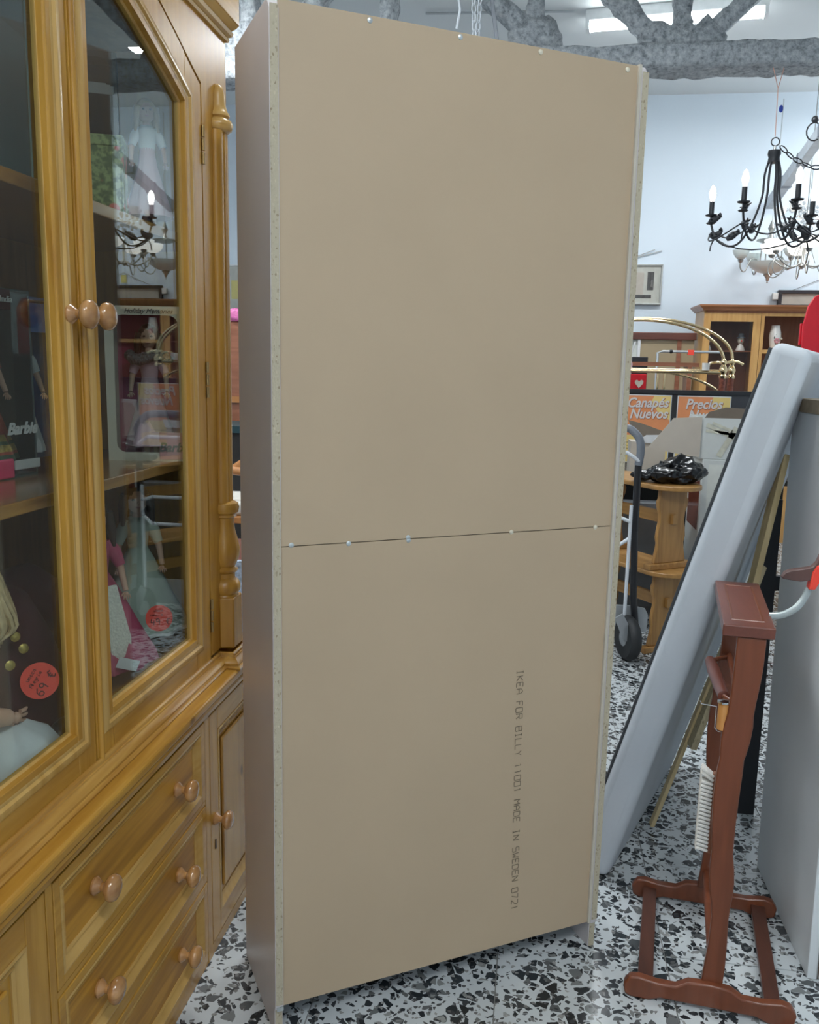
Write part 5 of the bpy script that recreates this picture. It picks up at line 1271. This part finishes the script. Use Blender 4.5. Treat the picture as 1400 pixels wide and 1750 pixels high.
o = MB().ell((1.285, 5.33, 2.845), (.012, .008, .020)).build('clip', 'blue_clip', None, smooth=60); tag(o, 'small blue clip on the pink chandelier cord', 'clip')
def bowl_chandelier(c, n, r, bowl, mat_m, bm_, lb, up=True, a0=0, drop=.42, warm=()):
    t = thing('chandelier', lb, 'chandelier', c); cx, cy, cz = c
    MB().lathe([(0, -.025), (.012, -.015), (.028, 0), (.022, .02), (.012, .03), (.010, .16), (.018, .20), (.010, .22), (.006, .30)], c, (0, 0, 1), 16).build('hub', mat_m, t, smooth=45)
    for k in range(n):
        a = a0 + 2 * PI * k / n; ca, sa = math.cos(a), math.sin(a)
        q = lambda rr, z: (cx + rr * ca, cy + rr * sa, cz + z)
        m_ = MB().tube([q(.015, .02), q(r * .35, -.01), q(r * .6, .005), q(r * .85, .045), q(r, .10)], .006, 8, sm=3)
        m_.tube([q(r * .55, .0), q(r * .75, -.06), q(r * .95, -.07), q(r * 1.08, -.02), q(r, .05), q(r * .8, .06)], .0045, 6, sm=3)
        arm = m_.build('arm', mat_m, t, smooth=50)
        MB().lathe([(.006, 0), (.022, .010), (.026, .025), (.018, .03)], q(r, .075), (0, 0, 1), 12).build('cup', mat_m, arm, smooth=45)
        MB().lathe([(.012, 0), (bowl * .55, .012), (bowl * .85, .035), (bowl, .075), (bowl * .97, .078), (bowl * .82, .04), (bowl * .5, .018), (0, .01)], q(r, .10), (0, 0, 1), 18).build('bowl_shade', 'bowl_warm' if k in warm else bm_, arm, smooth=50)
    for k in range(6):
        MB().tube([(cx, cy, cz + .2 + 0), (cx + .05 * math.cos(k), cy + .05 * math.sin(k), cz + .13), (cx + .09 * math.cos(k), cy + .09 * math.sin(k), cz + .02)], .0025, 5).build('wire', mat_m, t)
    MB().tube([(cx, cy, cz + .25), (cx, cy, cz + 1.4 if cz + 1.4 < CEIL else CEIL)], .003, 6).build('suspension', mat_m, t)
    return t
bowl_chandelier(V((1.95, 7.05, 2.195)), 6, .24, .088, 'pewter', 'bowl_lit', 'silver chandelier with lit white glass bowls hanging before the far wall', a0=.4, warm=(5,))
bowl_chandelier(V((2.75, 6.9, 2.30)), 5, .28, .09, 'pewter', 'bowl_lit', 'silver chandelier with lit glass bowls right of the first one', a0=.1)
# pale lamp with large bowl and side shades
c = V((1.86, 7.68, 2.165)); t = thing('chandelier', 'unlit grey glass bowl pendant lamp with side shades and pewter finial', 'chandelier', c)
MB().lathe([(0, -.04), (.008, -.03), (.004, -.022), (.012, -.015), (.014, .0), (.035, .03), (.03, .04)], c, (0, 0, 1), 16).build('finial', 'pewter', t, smooth=45)
MB().lathe([(.02, .035), (.09, .055), (.14, .09), (.165, .13), (.16, .13), (.13, .095), (.08, .062), (0, .045)], c, (0, 0, 1), 24).build('bowl_shade', 'frosted', t, smooth=50)
for k, a in enumerate((PI + .15, 2 * PI / 3 - .2, -PI / 3)):
    ca, sa = math.cos(a), math.sin(a); q = lambda rr, z: c + V((rr * ca, rr * sa, z))
    arm = MB().tube([q(.10, .15), q(.14, .155), q(.165, .12), q(.19, .06), q(.215, .055), q(.235, .09), q(.235, .13)], .006, 8, sm=3).build('arm', 'pewter', t, smooth=50)
    MB().lathe([(.008, 0), (.020, .012), (.024, .03), (.015, .03)], q(.235, .12), (0, 0, 1), 12).build('cup', 'pewter', arm, smooth=45)
    MB().lathe([(.02, 0), (.045, .02), (.062, .05), (.068, .075), (.064, .075), (.04, .024), (0, .01)], q(.235, .148), (0, 0, 1), 18).build('side_shade', 'frosted', arm, smooth=50)
MB().lathe([(.05, .28), (.11, .30), (.11, .31), (.03, .315), (.012, .36), (.03, .40), (.006, .46)], c, (0, 0, 1), 16).build('crown', 'pewter', t, smooth=45)
for k in range(3):
    a = 2 * PI * k / 3; MB().tube([c + V((.10 * math.cos(a), .10 * math.sin(a), .13)), c + V((.09 * math.cos(a), .09 * math.sin(a), .30))], .005, 6).build('rod', 'pewter', t)
    MB().tube([c + V((.05 * math.cos(a), .05 * math.sin(a), .31)), c + V((0, 0, .44))], .002, 5).build('rod', 'pewter', t)
MB().tube([c + V((0, 0, .45)), c + V((0, 0, .88))], .0025, 5).build('suspension', 'pewter', t)
# crystal chandelier near the bar
c = V((2.02, 7.25, 2.52)); t = thing('chandelier', 'clear crystal chandelier with small white cup shades under the grey bar', 'chandelier', c)
bd_ = MB()
for k in range(60):
    a = random.random() * 2 * PI; r_ = .05 + .13 * random.random(); z = -.02 + .18 * random.random()
    bd_.ell(c + V((r_ * math.cos(a), r_ * math.sin(a), z)), (.013, .013, .015), 6, 4)
o = bd_.build('crystal_beads', 'crystal', t); o['kind'] = 'stuff'
for a in (2.9, 3.9, 5.0, .3, 1.5):
    p = c + V((.2 * math.cos(a), .2 * math.sin(a), .08))
    MB().lathe([(.02, 0), (.035, .02), (.042, .06), (.038, .06), (0, .01)], p, (0, 0, 1), 14).build('cup_shade', 'white_ceramic', t, smooth=50)
    MB().tube([c + V((0, 0, .04)), p - ZZ * .02, p], .004, 6).build('arm', 'chrome', t)
MB().tube([c, c + V((0, 0, .42))], .003, 6).build('suspension', 'chrome', t)
# long grey bar that carries the lamps
A, B_ = V((1.885, 6.35, 3.10)), V((1.895, 7.95, 2.80))
t = thing('lamp_bar', 'long grey wooden bar with lamps hung from it before the far wall', 'bar', A)
MB().bar(A, B_, .07, .085).build('bar', 'lilac_bar', t, bevel=.006)
for f_ in (.15, .45, .7): MB().bar(A.lerp(B_, f_), A.lerp(B_, f_ + .02), .076, .091).build('strap', 'grey_handle', t)
for f_ in (.1, .9): MB().tube([A.lerp(B_, f_), A.lerp(B_, f_) + ZZ * (CEIL - 2.94)], .004, 6).build('suspension', 'grey_metal', t)
MB().ell(A + V((-.05, .3, .03)), (.025, .025, .025)).build('ball', 'black_metal', t, smooth=60)
MB().tube([A + V((-.05 + .05 * math.cos(a), .3, -.05 + .06 * math.sin(a))) for a in [PI * .4 + 2 * PI * k / 14 for k in range(14)]], .005, 6, closed=True).build('iron_ring', 'black_metal', t)
# chains and strap by the truss
chainlinks('chain', [(-.405, 4.6, 3.6), (-.375, 4.6, 3.0)], .016, .0028, 'white_metal', 'white chain hanging in front of the truss, left of the grey strap')
chainlinks('chain', [(-.335, 4.6, 3.6), (-.36, 4.6, 3.0)], .016, .0028, 'white_metal', 'white chain hanging in front of the truss, next to the grey strap')
o = MB().bar((-.375, 4.75, 3.66), (-.255, 4.75, 2.95), .02, .055, up=(0, 1, 0)).build('metal_strap', 'grey_handle', None, bevel=.003); tag(o, 'dark grey flat metal strap hanging by the chains', 'strap')
o = MB().tube([(-.46, 4.6, CEIL), (-.46, 4.6, 3.2), (-.45, 4.6, 3.14), (-.465, 4.6, 3.05)], .006, 8).build('white_cable', 'white_metal', None); tag(o, 'white electric cable hanging left of the chains', 'cable')

# ------------------------------------------------------------------ things seen in the gap between cabinet and bookcase
t = thing('headboard', 'reddish brown wooden headboard standing far behind in the left gap', 'headboard', (-1.98, 5.6, 0))
MB().box(-2.45, 5.58, 0, -1.5, 5.62, 1.66).build('board', 'brown_wood', t, bevel=.01)
MB().box(-2.45, 5.56, 1.13, -1.5, 5.578, 1.17).build('rail', 'orange_wood', t)
o = blob('pink_bag', (-1.95, 5.6, 1.665 + .045), (.12, .05, .05), 'pink_item', .2, 12); mzb = min(v.co.z for v in o.data.vertices)
for v in o.data.vertices: v.co.z += 1.661 - mzb
tag(o, 'pink glittery bag on top of the brown headboard', 'bag')
t = thing('dark_dresser', 'dark dresser with greenish top edge in the left gap', 'dresser', (-1.9, 5.0, 0))
MB().box(-2.3, 4.95, 0, -1.45, 5.4, .98).build('dresser_body', 'dark_void', t); MB().box(-2.3, 4.93, .98, -1.45, 5.4, 1.02).build('dresser_top', 'teal_dark', t)
t = thing('armchair', 'wooden armchair with white cushion in the left gap', 'chair', (-1.42, 4.1, 0))
MB().tube([(-1.62, 4.0, .80), (-1.50, 4.0, .88), (-1.38, 4.0, .87), (-1.33, 4.0, .80), (-1.33, 4.0, .0)], .022, 10).build('arm', 'orange_wood', t, smooth=50)
MB().tube([(-1.62, 4.35, .80), (-1.50, 4.35, .88), (-1.38, 4.35, .87), (-1.33, 4.35, .80), (-1.33, 4.35, .0)], .022, 10).build('arm', 'orange_wood', t, smooth=50)
MB().box(-1.75, 3.96, .62, -1.32, 4.40, .655).build('seat_frame', 'orange_wood', t, bevel=.005)
MB().box(-1.74, 3.98, .656, -1.34, 4.38, .72).build('cushion', 'cushion', t, bevel=.025, seg=4)
for x, y in ((-1.72, 3.98), (-1.72, 4.38)): MB().box(x - .02, y - .02, 0, x + .02, y + .02, .62).build('leg', 'orange_wood', t)
t = thing('painting', 'blue and white patterned panel leaning low behind the cabinet end', 'panel', (-1.06, 3.0, 0))
MB().obox((-1.05, 3.0, .335), V((.13, .02, 0)), V((-.002, .012, 0)), V((0, 0, .335))).build('panel', 'blue_cloth', t, bevel=.002)
t = thing('dark_chest', 'dark brown chest on the floor beyond the cabinet end', 'chest', (-1.3, 3.4, 0))
MB().box(-1.8, 3.2, 0, -1.12, 3.7, .57).build('chest_body', 'dark_wood', t, bevel=.004)
MB().box(-1.82, 3.18, .57, -1.10, 3.72, .60).build('lid', 'dark_wood', t, bevel=.004)
picture('child_drawing', 'pale framed drawing with yellow and pink shapes in the left gap', -3.1, -2.72, 1.80, 2.29, 'white_trim', .012,
        [(-3.09, 1.81, -2.73, 2.28, 'mat_paper'), (-2.86, 1.98, -2.77, 2.15, 'strap_yellow'), (-2.84, 1.84, -2.75, 1.9, 'pink_item')])
